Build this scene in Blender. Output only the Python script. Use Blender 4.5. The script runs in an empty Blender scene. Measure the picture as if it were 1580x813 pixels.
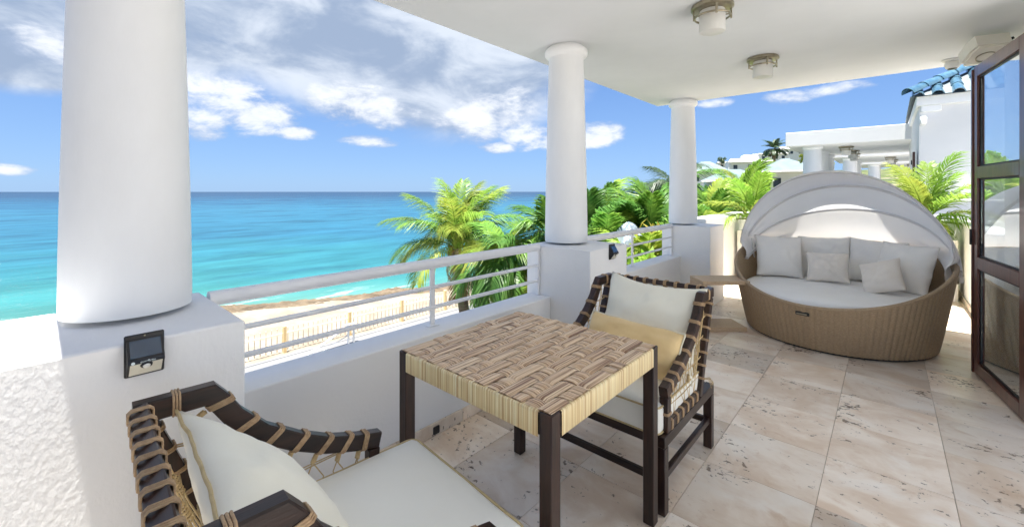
import bpy, bmesh, math, random
from mathutils import Vector, Matrix, noise
from math import sin, cos, pi, radians as rad
random.seed(7)
S = bpy.context.scene
COL = S.collection
# ---------------------------------------------------------------- camera
TH = math.atan2(578, 650)
cam_d = bpy.data.cameras.new('camera'); cam = bpy.data.objects.new('camera', cam_d); COL.objects.link(cam)
cam.location = (0, 0, 1.40); cam.rotation_euler = (pi/2, 0, TH)
cam_d.sensor_fit = 'HORIZONTAL'; cam_d.sensor_width = 36; cam_d.lens = 36*650/1580
cam_d.shift_y = -110.5/1580; cam_d.clip_start = .02; cam_d.clip_end = 60000
S.camera = cam
# ---------------------------------------------------------------- light
SUN = Vector((.045, -.12, 1)).normalized()
sd = bpy.data.lights.new('sun', 'SUN'); sun = bpy.data.objects.new('sun', sd); COL.objects.link(sun)
sd.energy = 2.7; sd.angle = rad(.55); sd.color = (1, .965, .90)
sun.rotation_euler = SUN.to_track_quat('Z', 'Y').to_euler(); sun.location = (2, -2, 12)
VS = S.view_settings
VS.view_transform = 'Standard'; VS.look = 'None'; VS.gamma = 1; VS.use_curve_mapping = False
VS.exposure = 2.68
S.cycles.max_bounces = 10; S.cycles.diffuse_bounces = 6; S.cycles.transparent_max_bounces = 16
S.cycles.sample_clamp_indirect = 6
# world : Nishita sky with procedural clouds
W = bpy.data.worlds.new('World'); S.world = W; W.use_nodes = True
def build_world():
    nt = W.node_tree; N = nt.nodes; L = nt.links; N.clear()
    def nd(t, **k):
        n = N.new(t)
        for a, b in k.items(): setattr(n, a, b)
        return n
    def mth(op, a, b=None, c=None, clamp=False):
        n = nd('ShaderNodeMath', operation=op); n.use_clamp = clamp
        for i, x in enumerate((a, b, c)):
            if x is None: continue
            if isinstance(x, (int, float)): n.inputs[i].default_value = x
            else: L.new(x, n.inputs[i])
        return n.outputs[0]
    def vec(op, a, b=None):
        n = nd('ShaderNodeVectorMath', operation=op)
        for i, x in enumerate((a, b)):
            if x is None: continue
            if isinstance(x, (tuple, list, Vector)): n.inputs[i].default_value = x
            else: L.new(x, n.inputs[i])
        return n.outputs['Value'] if op in ('DOT_PRODUCT', 'LENGTH') else n.outputs['Vector']
    def mrange(x, a, b, c=0, d=1, t='SMOOTHSTEP'):
        n = nd('ShaderNodeMapRange', interpolation_type=t)
        L.new(x, n.inputs[0]); n.inputs[1].default_value = a; n.inputs[2].default_value = b
        n.inputs[3].default_value = c; n.inputs[4].default_value = d
        return n.outputs[0]
    def mixc(f, a, b):
        n = nd('ShaderNodeMix', data_type='RGBA')
        for i, x in ((0, f), (6, a), (7, b)):
            if isinstance(x, (int, float)): n.inputs[i].default_value = x
            elif isinstance(x, tuple): n.inputs[i].default_value = (*x, 1)
            else: L.new(x, n.inputs[i])
        return n.outputs[2]
    tc = nd('ShaderNodeTexCoord').outputs['Generated']
    D = vec('NORMALIZE', tc)
    sky = nd('ShaderNodeTexSky', sky_type='NISHITA'); sky.sun_disc = False
    sky.sun_elevation = math.asin(SUN.z); sky.sun_rotation = math.atan2(SUN.x, SUN.y)
    sky.altitude = 0; sky.air_density = 1.0; sky.dust_density = .35; sky.ozone_density = 3.2
    L.new(D, sky.inputs[0]) if sky.inputs else None
    sk = nd('ShaderNodeMix', data_type='RGBA', blend_type='MULTIPLY'); sk.inputs[0].default_value = 1
    L.new(sky.outputs[0], sk.inputs[6]); sk.inputs[7].default_value = (.29, .39, .55, 1)
    F = (-sin(TH), cos(TH), 0); R = (cos(TH), sin(TH), 0)
    elv = mrange(vec('DOT_PRODUCT', D, (0, 0, 1)), 0, .45, 0, 1, 'LINEAR')
    skyc = mixc(.72, sk.outputs[2], mixc(elv, (1.24, 1.98, 3.2), (.30, .82, 2.2)))
    f = vec('DOT_PRODUCT', D, F); r = vec('DOT_PRODUCT', D, R); z = vec('DOT_PRODUCT', D, (0, 0, 1))
    az = mth('ARCTAN2', r, f); el = mth('ARCSINE', z)
    def noi(scale, det, rough, off, dist=0.0, stretch=(1, 1, 2.2)):
        m = nd('ShaderNodeMapping'); m.inputs['Scale'].default_value = stretch; m.inputs['Location'].default_value = off
        L.new(D, m.inputs['Vector'])
        n = nd('ShaderNodeTexNoise'); n.inputs['Scale'].default_value = scale; n.inputs['Detail'].default_value = det
        n.inputs['Roughness'].default_value = rough; n.inputs['Distortion'].default_value = dist
        L.new(m.outputs[0], n.inputs['Vector']); return n.outputs['Fac']
    cb = nd('ShaderNodeCombineXYZ'); L.new(az, cb.inputs[0]); L.new(el, cb.inputs[1]); AE = cb.outputs[0]
    def px(u, v, wu, wv):
        a = math.atan((u-790)/650); k = cos(a)
        return (a, math.atan((296-v)/650*k), 1.18*wu/650*k*k, 1.18*wv/650*k)
    def blobs(lst):
        g = None; lo = None
        for (a, e, wa, we) in lst:
            d = vec('MULTIPLY', vec('SUBTRACT', AE, (a, e, 0)), (1/wa, 1/we, 0))
            q = mth('SUBTRACT', 1.0, vec('DOT_PRODUCT', d, d))
            g = q if g is None else mth('MAXIMUM', g, q)
        return g
    rg = random.Random(5)
    cum = [px(*p) for p in [(345,150,85,40),(395,175,70,30),(310,185,45,26),(455,205,30,10),(545,160,65,32),(600,175,50,28),
        (570,219,40,10),(735,180,55,40),(780,165,50,40),(745,205,30,18),(812,210,46,20),(770,228,28,9),(860,216,34,20),(925,207,36,18),(905,220,40,10),
        (15,262,40,9),(70,70,60,30),(-120,180,70,26),(1215,150,36,10),(1290,138,60,10),(1100,160,30,9),(1700,170,50,30),(1900,120,80,40)]]
    strat = [px(*p) for p in [(420,30,190,75),(620,60,210,90),(660,120,170,75),(760,110,120,70),(300,20,120,90),(40,30,140,55),(20,90,150,40),(60,118,80,18),(-200,60,200,80),(560,-120,400,100),(60,-140,300,90),(1000,-60,300,60)]]
    for k in range(34):
        a = rg.uniform(.95, 2*pi-.95); a = a if a < pi else a-2*pi
        e = rg.uniform(.07, .30); w = rg.uniform(.05, .13); cum.append((a, e, w, w*.42))
    for k in range(12):
        a = rg.uniform(1.0, 2*pi-1.0); a = a if a < pi else a-2*pi
        strat.append((a, rg.uniform(.25, .8), rg.uniform(.2, .4), rg.uniform(.1, .2)))
    n1 = noi(8.5, 10, .64, (3.1, 1.7, .4), .25); n2 = noi(24, 9, .62, (8.2, .3, 5.1), .2); n3 = noi(3.0, 6, .52, (1.3, 6.6, 2.2), .5); n4 = noi(5.2, 7, .55, (4.7, 2.9, 7.7), .4)
    nn = mth('ADD', mth('MULTIPLY', mth('SUBTRACT', n1, .5), 2.9), mth('MULTIPLY', mth('SUBTRACT', n2, .5), 1.3))
    gc = mth('ADD', mth('MULTIPLY', blobs(cum), .9), nn)
    dc = mrange(gc, -.02, 1.0)
    ns = mth('ADD', mth('MULTIPLY', mth('SUBTRACT', n3, .5), 2.0), mth('MULTIPLY', mth('SUBTRACT', n4, .5), 1.0))
    gs = mth('ADD', mth('ADD', blobs(strat), mrange(el, .42, .70, 0, 1.2)), ns)
    ds = mth('MULTIPLY', mrange(gs, -.55, .70), .97)
    # cloud thickens above the view, added to brighten the shade
    K = 4.05
    shade = mrange(mth('ADD', mth('MULTIPLY', n4, .8), mth('MULTIPLY', n1, .2)), .39, .64)
    scol = mixc(shade, (.30*K, .38*K, .52*K), (.64*K, .70*K, .79*K))
    cshade = mrange(mth('ADD', mth('MULTIPLY', gc, .8), mth('MULTIPLY', n4, 1.6)), .75, 1.75)
    ccol = mixc(cshade, (.38*K, .46*K, .62*K), (.80*K, .83*K, .88*K))
    c1 = mixc(ds, skyc, scol)
    c2 = mixc(mth('MULTIPLY', dc, .95), c1, ccol)
    bg = nd('ShaderNodeBackground'); bg.inputs[1].default_value = .05
    L.new(c2, bg.inputs[0])
    out = nd('ShaderNodeOutputWorld'); L.new(bg.outputs[0], out.inputs[0])
build_world()

# ---------------------------------------------------------------- materials
def mat(name, c1, c2=None, rough=.6, scale=5., detail=5, thr=(.35, .65), bump=0., bscale=40., bdetail=4, metal=0., stretch=(1,1,1), coords='Object',
        spec=.5, trans=0., transl=None, ior=1.45, orand=0., bdist=.01, sheen=0., coat=0.):
    m = bpy.data.materials.new(name); m.use_nodes = True; nt = m.node_tree; N = nt.nodes; L = nt.links
    b = N['Principled BSDF']; b.inputs['Roughness'].default_value = rough; b.inputs['Metallic'].default_value = metal
    b.inputs['Specular IOR Level'].default_value = spec; b.inputs['IOR'].default_value = ior
    b.inputs['Transmission Weight'].default_value = trans; b.inputs['Sheen Weight'].default_value = sheen; b.inputs['Coat Weight'].default_value = coat
    tc = N.new('ShaderNodeTexCoord'); mp = N.new('ShaderNodeMapping'); mp.inputs['Scale'].default_value = stretch
    if coords == 'World':
        g = N.new('ShaderNodeNewGeometry'); L.new(g.outputs['Position'], mp.inputs['Vector'])
    else: L.new(tc.outputs[coords], mp.inputs['Vector'])
    vecout = mp.outputs[0]
    oi = N.new('ShaderNodeObjectInfo')
    if orand or coords == 'Object':
        a = N.new('ShaderNodeVectorMath'); a.operation = 'MULTIPLY_ADD'
        L.new(oi.outputs['Random'], a.inputs[0]); a.inputs[1].default_value = (17, 31, 23); L.new(vecout, a.inputs[2]); vecout = a.outputs[0]
    col = None
    if c2 is not None:
        n = N.new('ShaderNodeTexNoise'); n.inputs['Scale'].default_value = scale; n.inputs['Detail'].default_value = detail; n.inputs['Roughness'].default_value = .6
        L.new(vecout, n.inputs['Vector'])
        r = N.new('ShaderNodeMapRange'); r.inputs[1].default_value = thr[0]; r.inputs[2].default_value = thr[1]; L.new(n.outputs['Fac'], r.inputs[0])
        x = N.new('ShaderNodeMix'); x.data_type = 'RGBA'; x.inputs[6].default_value = (*c1, 1); x.inputs[7].default_value = (*c2, 1)
        L.new(r.outputs[0], x.inputs[0]); col = x.outputs[2]
    else:
        rgb = N.new('ShaderNodeRGB'); rgb.outputs[0].default_value = (*c1, 1); col = rgb.outputs[0]
    if orand:
        h = N.new('ShaderNodeHueSaturation'); L.new(col, h.inputs['Color'])
        q = N.new('ShaderNodeMapRange'); q.inputs[3].default_value = 1-orand; q.inputs[4].default_value = 1+orand
        L.new(oi.outputs['Random'], q.inputs[0]); L.new(q.outputs[0], h.inputs['Value']); col = h.outputs[0]
    L.new(col, b.inputs['Base Color'])
    if bump:
        n = N.new('ShaderNodeTexNoise'); n.inputs['Scale'].default_value = bscale; n.inputs['Detail'].default_value = bdetail
        L.new(vecout, n.inputs['Vector'])
        bp = N.new('ShaderNodeBump'); bp.inputs['Strength'].default_value = bump; bp.inputs['Distance'].default_value = bdist
        L.new(n.outputs['Fac'], bp.inputs['Height']); L.new(bp.outputs[0], b.inputs['Normal'])
    if transl:
        t = N.new('ShaderNodeBsdfTranslucent'); L.new(col, t.inputs['Color'])
        ms = N.new('ShaderNodeMixShader'); ms.inputs[0].default_value = transl
        L.new(b.outputs[0], ms.inputs[1]); L.new(t.outputs[0], ms.inputs[2]); L.new(ms.outputs[0], N['Material Output'].inputs['Surface'])
    return m
WHITE = (.845, .845, .84); WHITE2 = (.80, .80, .795)
M = {}
M['plaster'] = mat('plaster', WHITE, WHITE2, .75, 1.3, 6, bump=.25, bscale=60, bdist=.004, coords='World')
M['rough_plaster'] = mat('rough_plaster', (.85,.848,.84), (.81,.807,.80), .8, 3, 6, bump=.35, bscale=85, bdetail=6, bdist=.005, coords='World', stretch=(1,1,.6))
M['column_paint'] = mat('column_paint', (.815,.82,.825), (.76,.762,.765), .6, 3.2, 7, bump=.22, bscale=11, bdist=.012, coords='World', stretch=(1,1,.4))
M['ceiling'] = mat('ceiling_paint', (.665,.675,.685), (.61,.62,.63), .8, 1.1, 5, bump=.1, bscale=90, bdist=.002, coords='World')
M['rail'] = mat('rail_paint', (.84,.84,.845), (.79,.79,.80), .35, 6, 5, bump=.06, bscale=30, bdist=.004, coords='World')
M['wood'] = mat('dark_wood', (.014,.0078,.006), (.046,.021,.014), .34, 9, 6, bump=.15, bscale=40, stretch=(6,.6,6), orand=.25, bdist=.003)
M['woodx'] = mat('dark_wood_side', (.014,.0078,.006), (.046,.021,.014), .34, 9, 6, bump=.15, bscale=40, stretch=(.6,6,6), orand=.25, bdist=.003)
M['woodz'] = mat('dark_wood_upright', (.014,.0078,.006), (.046,.021,.014), .34, 9, 6, bump=.15, bscale=40, stretch=(6,6,.6), orand=.25, bdist=.003)
M['cord'] = mat('tan_cord', (.36,.23,.125), (.50,.34,.19), .6, 90, 3, bump=.4, bscale=300, bdist=.002, orand=.12)
M['cordpale'] = mat('pale_cord', (.52,.37,.18), (.62,.47,.25), .6, 90, 3, bump=.4, bscale=300, bdist=.002, orand=.12)
M['cream'] = mat('cream_canvas', (.87,.835,.70), (.84,.80,.665), .85, 6, 6, bump=.35, bscale=9, bdetail=8, bdist=.012, sheen=.2)
M['creamseat'] = mat('cream_seat_canvas', (.885,.865,.78), (.86,.835,.745), .85, 4, 6, bump=.25, bscale=7, bdetail=9, bdist=.008, sheen=.2)
M['piping'] = mat('beige_piping', (.60,.47,.25), (.5,.38,.19), .7, 40)
M['whitepiping'] = mat('cream_piping', (.78,.72,.55), None, .7)
M['yellow'] = mat('yellow_canvas', (.79,.58,.29), (.72,.51,.24), .85, 5, 6, bump=.35, bscale=10, bdetail=8, bdist=.01, sheen=.2)
M['linen'] = mat('white_linen', (.91,.88,.83), (.88,.85,.80), .85, 5, 6, bump=.4, bscale=9, bdetail=8, bdist=.014, sheen=.2)
M['linenwarm'] = mat('ivory_linen', (.87,.80,.71), (.83,.76,.67), .85, 5, 6, bump=.4, bscale=10, bdetail=8, bdist=.012, sheen=.2)
M['mattress'] = mat('mattress_cover', (.91,.90,.875), (.885,.875,.85), .85, 4, 6, bump=.3, bscale=7, bdetail=7, bdist=.014)
M['canopy'] = mat('canopy_cloth', (.90,.885,.875), (.87,.855,.845), .85, 3, 5, bump=.3, bscale=6, bdetail=8, bdist=.012, transl=.32)
M['sleeve'] = mat('canopy_sleeve', (.74,.72,.72), (.69,.67,.67), .85, 8, 5, bump=.3, bscale=14, bdist=.008)
M['wicker'] = mat('brown_wicker', (.31,.215,.125), (.44,.32,.195), .5, 70, 3, bump=.5, bscale=150, stretch=(1,1,3), bdist=.004)
M['wickerlight'] = mat('tan_wicker', (.50,.345,.21), (.60,.44,.28), .5, 90, 3, bump=.5, bscale=160, bdist=.004)
M['black'] = mat('black_plastic', (.012,.012,.014), (.02,.02,.022), .35, 20)
M['solar'] = mat('solar_cell', (.02,.045,.085), (.03,.06,.10), .12, 12, coat=1.)
M['lamp_lens'] = mat('led_lens', (.62,.60,.50), (.66,.64,.54), .4, 60)
M['print'] = mat('white_print', (.75,.82,.82), None, .5)
M['nickel'] = mat('brushed_nickel', (.40,.36,.27), (.32,.28,.20), .32, 30, metal=.9, bump=.1, bscale=80)
M['frost'] = mat('frosted_glass', (.80,.79,.76), (.76,.75,.72), .35, 8, transl=.35)
M['mahogany'] = mat('mahogany_frame', (.075,.022,.016), (.13,.045,.032), .3, 8, 6, bump=.08, bscale=30, stretch=(5,5,.5), coat=.35, bdist=.003)
M['seal'] = mat('rubber_seal', (.012,.010,.010), None, .5)
M['blue_tile'] = mat('blue_glazed_tile', (.035,.095,.16), (.085,.165,.22), .25, 9, 5, orand=.2, coat=.4)
M['pan_tile'] = mat('pale_blue_pan_tile', (.13,.17,.19), (.20,.23,.24), .5, 9)
M['mortar'] = mat('mortar', (.62,.60,.57), (.5,.49,.46), .9, 8)
M['planter'] = mat('planter_white', (.78,.77,.74), (.72,.70,.66), .6, 4)
M['soil'] = mat('soil', (.05,.035,.022), (.09,.065,.04), .9, 30, bump=.6, bscale=50)
M['device'] = mat('cream_plastic', (.82,.78,.70), (.78,.74,.65), .5, 6)
M['whiteplastic'] = mat('white_plastic', (.74,.73,.70), (.70,.69,.66), .4, 6)
M['darkglass'] = mat('dark_window', (.03,.04,.05), (.05,.06,.07), .08, 3)
M['housewall'] = mat('far_white_wall', (.74,.735,.72), (.69,.685,.67), .8, .7, 5, coords='World')
M['tealroof'] = mat('pale_teal_roof', (.115,.165,.18), (.15,.20,.21), .55, .9, 5, coords='World')
M['sand'] = mat('sand', (.19,.16,.12), (.275,.24,.19), .95, 1.1, 9, bump=.8, bscale=2.5, bdetail=8, bdist=.08, coords='World')
M['rock'] = mat('beach_rock', (.06,.043,.026), (.17,.128,.083), .9, .9, 9, bump=1., bscale=2.2, bdetail=9, bdist=.3, coords='World')
M['concrete'] = mat('white_concrete', (.20,.20,.205), (.165,.168,.175), .8, .8, 6, coords='World')
M['fencewood'] = mat('fence_white', (.86,.80,.68), (.80,.74,.62), .7, 6)
M['fencepost'] = mat('fence_post_tan', (.85,.66,.36), (.78,.60,.33), .7, 6)
M['trunk'] = mat('palm_trunk', (.16,.115,.075), (.28,.21,.14), .9, 9, 6, bump=.8, bscale=22, stretch=(.6,.6,3), bdist=.03)
M['husk'] = mat('palm_husk', (.30,.15,.05), (.44,.26,.09), .8, 14, 5, bump=.5, bscale=40)
M['tarp'] = mat('silver_tarp', (.30,.35,.40), (.20,.25,.29), .25, 5, 6, bump=1., bscale=7, bdetail=6, bdist=.05, metal=.35)
M['hill'] = mat('hill_scrub', (.045,.07,.02), (.11,.12,.05), .95, .12, 8, bump=1., bscale=.5, bdetail=8, bdist=.6, coords='World')
def leafmat(name, a, b, t=.42):
    return mat(name, a, b, .42, 3.0, 4, transl=t, orand=.32, spec=.4)
M['leaf_lime'] = leafmat('leaf_yellow_green', (.20,.30,.04), (.36,.40,.07), .5)
M['leaf_green'] = leafmat('leaf_green', (.075,.21,.032), (.19,.32,.05))
M['leaf_deep'] = leafmat('leaf_deep_green', (.055,.165,.03), (.13,.255,.05), .45)
M['leaf_dark'] = leafmat('leaf_dark_green', (.03,.065,.03), (.075,.12,.05), .3)
M['leaf_areca'] = leafmat('leaf_areca', (.15,.31,.035), (.28,.40,.06), .48)
M['leaf_dead'] = leafmat('leaf_dead_brown', (.22,.13,.05), (.34,.23,.10), .3)
M['leaf_yellow'] = leafmat('leaf_yellow', (.40,.34,.04), (.50,.42,.08), .45)

def glass_mat():
    m = bpy.data.materials.new('door_glass'); m.use_nodes = True; nt = m.node_tree; N = nt.nodes; L = nt.links
    b = N['Principled BSDF']; b.inputs['Base Color'].default_value = (.92, .97, .96, 1); b.inputs['Roughness'].default_value = .01
    b.inputs['Transmission Weight'].default_value = 1; b.inputs['IOR'].default_value = 1.5
    g = N.new('ShaderNodeBsdfGlossy'); g.inputs['Color'].default_value = (.86, .92, .95, 1); g.inputs['Roughness'].default_value = .015
    x = N.new('ShaderNodeMixShader'); x.inputs[0].default_value = .6
    L.new(b.outputs[0], x.inputs[1]); L.new(g.outputs[0], x.inputs[2]); L.new(x.outputs[0], N['Material Output'].inputs['Surface'])
    return m
M['glass'] = glass_mat()
def travertine():
    m = bpy.data.materials.new('travertine'); m.use_nodes = True; nt = m.node_tree; N = nt.nodes; L = nt.links
    b = N['Principled BSDF']
    oi = N.new('ShaderNodeObjectInfo'); g = N.new('ShaderNodeNewGeometry')
    def MA(o, off, sc):
        a = N.new('ShaderNodeVectorMath'); a.operation = 'MULTIPLY_ADD'; L.new(oi.outputs['Random'], a.inputs[0]); a.inputs[1].default_value = off
        s = N.new('ShaderNodeMapping'); s.inputs['Scale'].default_value = sc; s.inputs['Rotation'].default_value = (0, 0, .12); L.new(g.outputs['Position'], s.inputs['Vector']); L.new(s.outputs[0], a.inputs[2]); return a.outputs[0]
    def noise_(v, s, d, r=.6, dist=0):
        n = N.new('ShaderNodeTexNoise'); n.inputs['Scale'].default_value = s; n.inputs['Detail'].default_value = d; n.inputs['Roughness'].default_value = r; n.inputs['Distortion'].default_value = dist
        L.new(v, n.inputs['Vector']); return n.outputs['Fac']
    def ramp(f, a, c, lo=0., hi=1.):
        r = N.new('ShaderNodeMapRange'); r.interpolation_type = 'SMOOTHSTEP'; r.inputs[1].default_value = a; r.inputs[2].default_value = c
        r.inputs[3].default_value = lo; r.inputs[4].default_value = hi; L.new(f, r.inputs[0]); return r.outputs[0]
    def mix(f, a, c):
        x = N.new('ShaderNodeMix'); x.data_type = 'RGBA'
        for i, q in ((0, f), (6, a), (7, c)):
            if isinstance(q, tuple): x.inputs[i].default_value = (*q, 1)
            elif isinstance(q, float): x.inputs[i].default_value = q
            else: L.new(q, x.inputs[i])
        return x.outputs[2]
    def math_(op, a, c):
        x = N.new('ShaderNodeMath'); x.operation = op
        for i, q in ((0, a), (1, c)):
            if isinstance(q, float): x.inputs[i].default_value = q
            else: L.new(q, x.inputs[i])
        return x.outputs[0]
    v1 = MA(g, (37, 61, 13), (1, 1.4, 1)); v2 = MA(g, (19, 7, 41), (1, 1.25, 1))
    n1 = noise_(v1, 2.6, 8, .62, .5); n2 = noise_(v2, 7, 8, .65, .3); n3 = noise_(v1, 1.6, 6, .6, .8)
    c = mix(ramp(n1, .36, .64), (.72,.57,.43), (.89,.785,.665))
    c = mix(ramp(n3, .50, .74, 0, .8), c, (.91,.85,.765))
    c = mix(ramp(n2, .57, .72, 0, .55), c, (.60,.41,.26))
    h = N.new('ShaderNodeHueSaturation'); L.new(c, h.inputs['Color']); q = N.new('ShaderNodeMapRange'); q.inputs[3].default_value = .78; q.inputs[4].default_value = 1.14
    L.new(oi.outputs['Random'], q.inputs[0]); L.new(q.outputs[0], h.inputs['Value']); c = h.outputs[0]
    # pits : small voids gathered in drifts along the bedding
    nv = noise_(v2, 30, 6, .62, .4); drift = noise_(v1, 2.3, 5, .62, .8)
    thr = math_('MULTIPLY', math_('SUBTRACT', drift, .5), .75)
    pit = ramp(math_('ADD', nv, thr), .645, .70)
    nb = noise_(v2, 15, 7, .74, .7); pit2 = ramp(math_('ADD', nb, math_('MULTIPLY', math_('SUBTRACT', drift, .5), .55)), .70, .73)
    p = math_('MAXIMUM', math_('MULTIPLY', pit, .75), pit2)
    c = mix(p, c, (.12,.075,.045))
    L.new(c, b.inputs['Base Color'])
    L.new(ramp(p, 0., 1., .36, .9), b.inputs['Roughness'])
    bp = N.new('ShaderNodeBump'); bp.inputs['Strength'].default_value = .5; bp.inputs['Distance'].default_value = .004
    L.new(math_('ADD', math_('MULTIPLY', p, -1.), math_('MULTIPLY', n2, .25)), bp.inputs['Height']); L.new(bp.outputs[0], b.inputs['Normal'])
    return m
M['travertine'] = travertine()
M['deckstone'] = mat('deck_stone', (.67,.66,.64), (.75,.74,.725), .7, 3, 6, coords='World')
M['pathstone'] = mat('path_stone', (.16,.15,.135), (.21,.195,.175), .7, 3, 6, coords='World')
M['grout'] = mat('grout', (.40,.33,.26), (.50,.43,.35), .9, 20, coords='World')
def band_mat(name, stretch, cols):
    m = bpy.data.materials.new(name); m.use_nodes = True; nt = m.node_tree; N = nt.nodes; L = nt.links
    b = N['Principled BSDF']; b.inputs['Roughness'].default_value = .42
    tc = N.new('ShaderNodeTexCoord'); mp = N.new('ShaderNodeMapping'); mp.inputs['Scale'].default_value = stretch; L.new(tc.outputs['Object'], mp.inputs['Vector'])
    n = N.new('ShaderNodeTexNoise'); n.inputs['Scale'].default_value = 1; n.inputs['Detail'].default_value = 3; n.inputs['Roughness'].default_value = .5; L.new(mp.outputs[0], n.inputs['Vector'])
    r = N.new('ShaderNodeValToRGB'); L.new(n.outputs['Fac'], r.inputs[0])
    e = r.color_ramp.elements
    e[0].position = .36; e[0].color = (*cols[0], 1); e[1].position = .68; e[1].color = (*cols[-1], 1)
    for i, cc in enumerate(cols[1:-1]):
        x = e.new(.36+.32*(i+1)/(len(cols)-1)); x.color = (*cc, 1)
    L.new(r.outputs[0], b.inputs['Base Color'])
    bp = N.new('ShaderNodeBump'); bp.inputs['Strength'].default_value = .6; bp.inputs['Distance'].default_value = .003; L.new(n.outputs['Fac'], bp.inputs['Height']); L.new(bp.outputs[0], b.inputs['Normal'])
    return m
BR = [(.24,.12,.06), (.58,.385,.225), (.75,.545,.345), (.86,.69,.48)]
YL = [(.56,.36,.17), (.76,.60,.32), (.82,.68,.39), (.88,.79,.54)]
M['band_y'] = band_mat('rattan_band_lengthwise', (190, 2.2, 3), BR)
M['band_x'] = band_mat('rattan_band_crosswise', (2.2, 190, 3), BR)
M['edge_x'] = band_mat('pale_rattan_wrap_front', (170, 1, 1.5), YL)   # strips standing side by side along x
M['edge_y'] = band_mat('pale_rattan_wrap_side', (1, 170, 1.5), YL)
def sea_mat():
    m = bpy.data.materials.new('sea_water'); m.use_nodes = True; nt = m.node_tree; N = nt.nodes; L = nt.links
    b = N['Principled BSDF']; b.inputs['Roughness'].default_value = .22; b.inputs['IOR'].default_value = 1.33; b.inputs['Specular IOR Level'].default_value = .16
    g = N.new('ShaderNodeNewGeometry')
    def vm(op, a, c):
        x = N.new('ShaderNodeVectorMath'); x.operation = op; L.new(a, x.inputs[0]); x.inputs[1].default_value = c
        return x.outputs['Value'] if op == 'DOT_PRODUCT' else x.outputs['Vector']
    def mt(op, a, c):
        x = N.new('ShaderNodeMath'); x.operation = op
        for i, q in ((0, a), (1, c)):
            if isinstance(q, (int, float)): x.inputs[i].default_value = q
            else: L.new(q, x.inputs[i])
        return x.outputs[0]
    def noi(sc, st, det=5, ro=.6, rot=.0):
        s = N.new('ShaderNodeMapping'); s.inputs['Scale'].default_value = st; s.inputs['Rotation'].default_value = (0, 0, rot); L.new(g.outputs['Position'], s.inputs['Vector'])
        n = N.new('ShaderNodeTexNoise'); n.inputs['Scale'].default_value = sc; n.inputs['Detail'].default_value = det; n.inputs['Roughness'].default_value = ro; L.new(s.outputs[0], n.inputs['Vector']); return n.outputs['Fac']
    d = vm('DOT_PRODUCT', vm('SUBTRACT', g.outputs['Position'], (-30.6, 8.7, 0)), (-.921, .389, 0))
    lg = mt('LOGARITHM', mt('MAXIMUM', mt('ADD', d, 3.0), 1.0), 10.0)
    big = noi(.028, (1, 1, 1), 6, .62, .4)
    lg = mt('ADD', lg, mt('MULTIPLY', mt('SUBTRACT', big, .5), 1.15))
    r = N.new('ShaderNodeValToRGB'); L.new(mt('DIVIDE', lg, 4.0), r.inputs[0])
    e = r.color_ramp.elements
    stops = [(.0,(.17,.22,.18)),(.13,(.074,.175,.155)),(.24,(.034,.150,.155)),(.34,(.022,.118,.152)),(.45,(.018,.092,.150)),(.55,(.018,.094,.160)),(.63,(.012,.066,.128)),(.73,(.0075,.037,.086)),(1.,(.0055,.027,.068))]
    e[0].position = 0; e[0].color = (*stops[0][1], 1); e[1].position = 1; e[1].color = (*stops[-1][1], 1)
    for p, c in stops[1:-1]:
        x = e.new(p); x.color = (*c, 1)
    reef = noi(.09, (1, .42, 1), 7, .66, .45)
    rr = N.new('ShaderNodeMapRange'); rr.interpolation_type = 'SMOOTHSTEP'; rr.inputs[1].default_value = .48; rr.inputs[2].default_value = .68; rr.inputs[4].default_value = .6; L.new(reef, rr.inputs[0])
    far = N.new('ShaderNodeMapRange'); far.inputs[1].default_value = 6; far.inputs[2].default_value = 14; L.new(d, far.inputs[0])
    x = N.new('ShaderNodeMix'); x.data_type = 'RGBA'; x.inputs[7].default_value = (.010,.046,.085, 1); L.new(r.outputs[0], x.inputs[6]); L.new(mt('MULTIPLY', rr.outputs[0], far.outputs[0]), x.inputs[0])
    foam = noi(.5, (1, .3, 1), 6, .7, .4)
    fe = N.new('ShaderNodeMapRange'); fe.inputs[1].default_value = 3.5; fe.inputs[2].default_value = -1.; L.new(d, fe.inputs[0])
    fm = N.new('ShaderNodeMapRange'); fm.inputs[1].default_value = .52; fm.inputs[2].default_value = .62; L.new(foam, fm.inputs[0])
    y = N.new('ShaderNodeMix'); y.data_type = 'RGBA'; y.inputs[7].default_value = (.8,.82,.8, 1); L.new(x.outputs[2], y.inputs[6]); L.new(mt('MULTIPLY', fe.outputs[0], fm.outputs[0]), y.inputs[0])
    w = noi(.55, (1, .4, 1), 8, .65, .5)
    bp = N.new('ShaderNodeBump'); bp.inputs['Strength'].default_value = .8; bp.inputs['Distance'].default_value = .5; L.new(w, bp.inputs['Height'])
    streak = noi(.16, (1, .35, 1), 8, .7, .62); sr = N.new('ShaderNodeMapRange'); sr.inputs[1].default_value = .35; sr.inputs[2].default_value = .68; sr.inputs[3].default_value = .80; sr.inputs[4].default_value = 1.22; L.new(streak, sr.inputs[0])
    hs = N.new('ShaderNodeHueSaturation'); L.new(sr.outputs[0], hs.inputs['Value']); L.new(y.outputs[2], hs.inputs['Color'])
    df = N.new('ShaderNodeBsdfDiffuse'); L.new(hs.outputs[0], df.inputs['Color']); L.new(bp.outputs[0], df.inputs['Normal'])
    gl = N.new('ShaderNodeBsdfGlossy'); gl.inputs['Roughness'].default_value = .22; L.new(bp.outputs[0], gl.inputs['Normal'])
    fr = N.new('ShaderNodeFresnel'); fr.inputs['IOR'].default_value = 1.33; fm2 = N.new('ShaderNodeMapRange'); fm2.inputs[3].default_value = .02; fm2.inputs[4].default_value = .20; L.new(fr.outputs[0], fm2.inputs[0])
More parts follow.
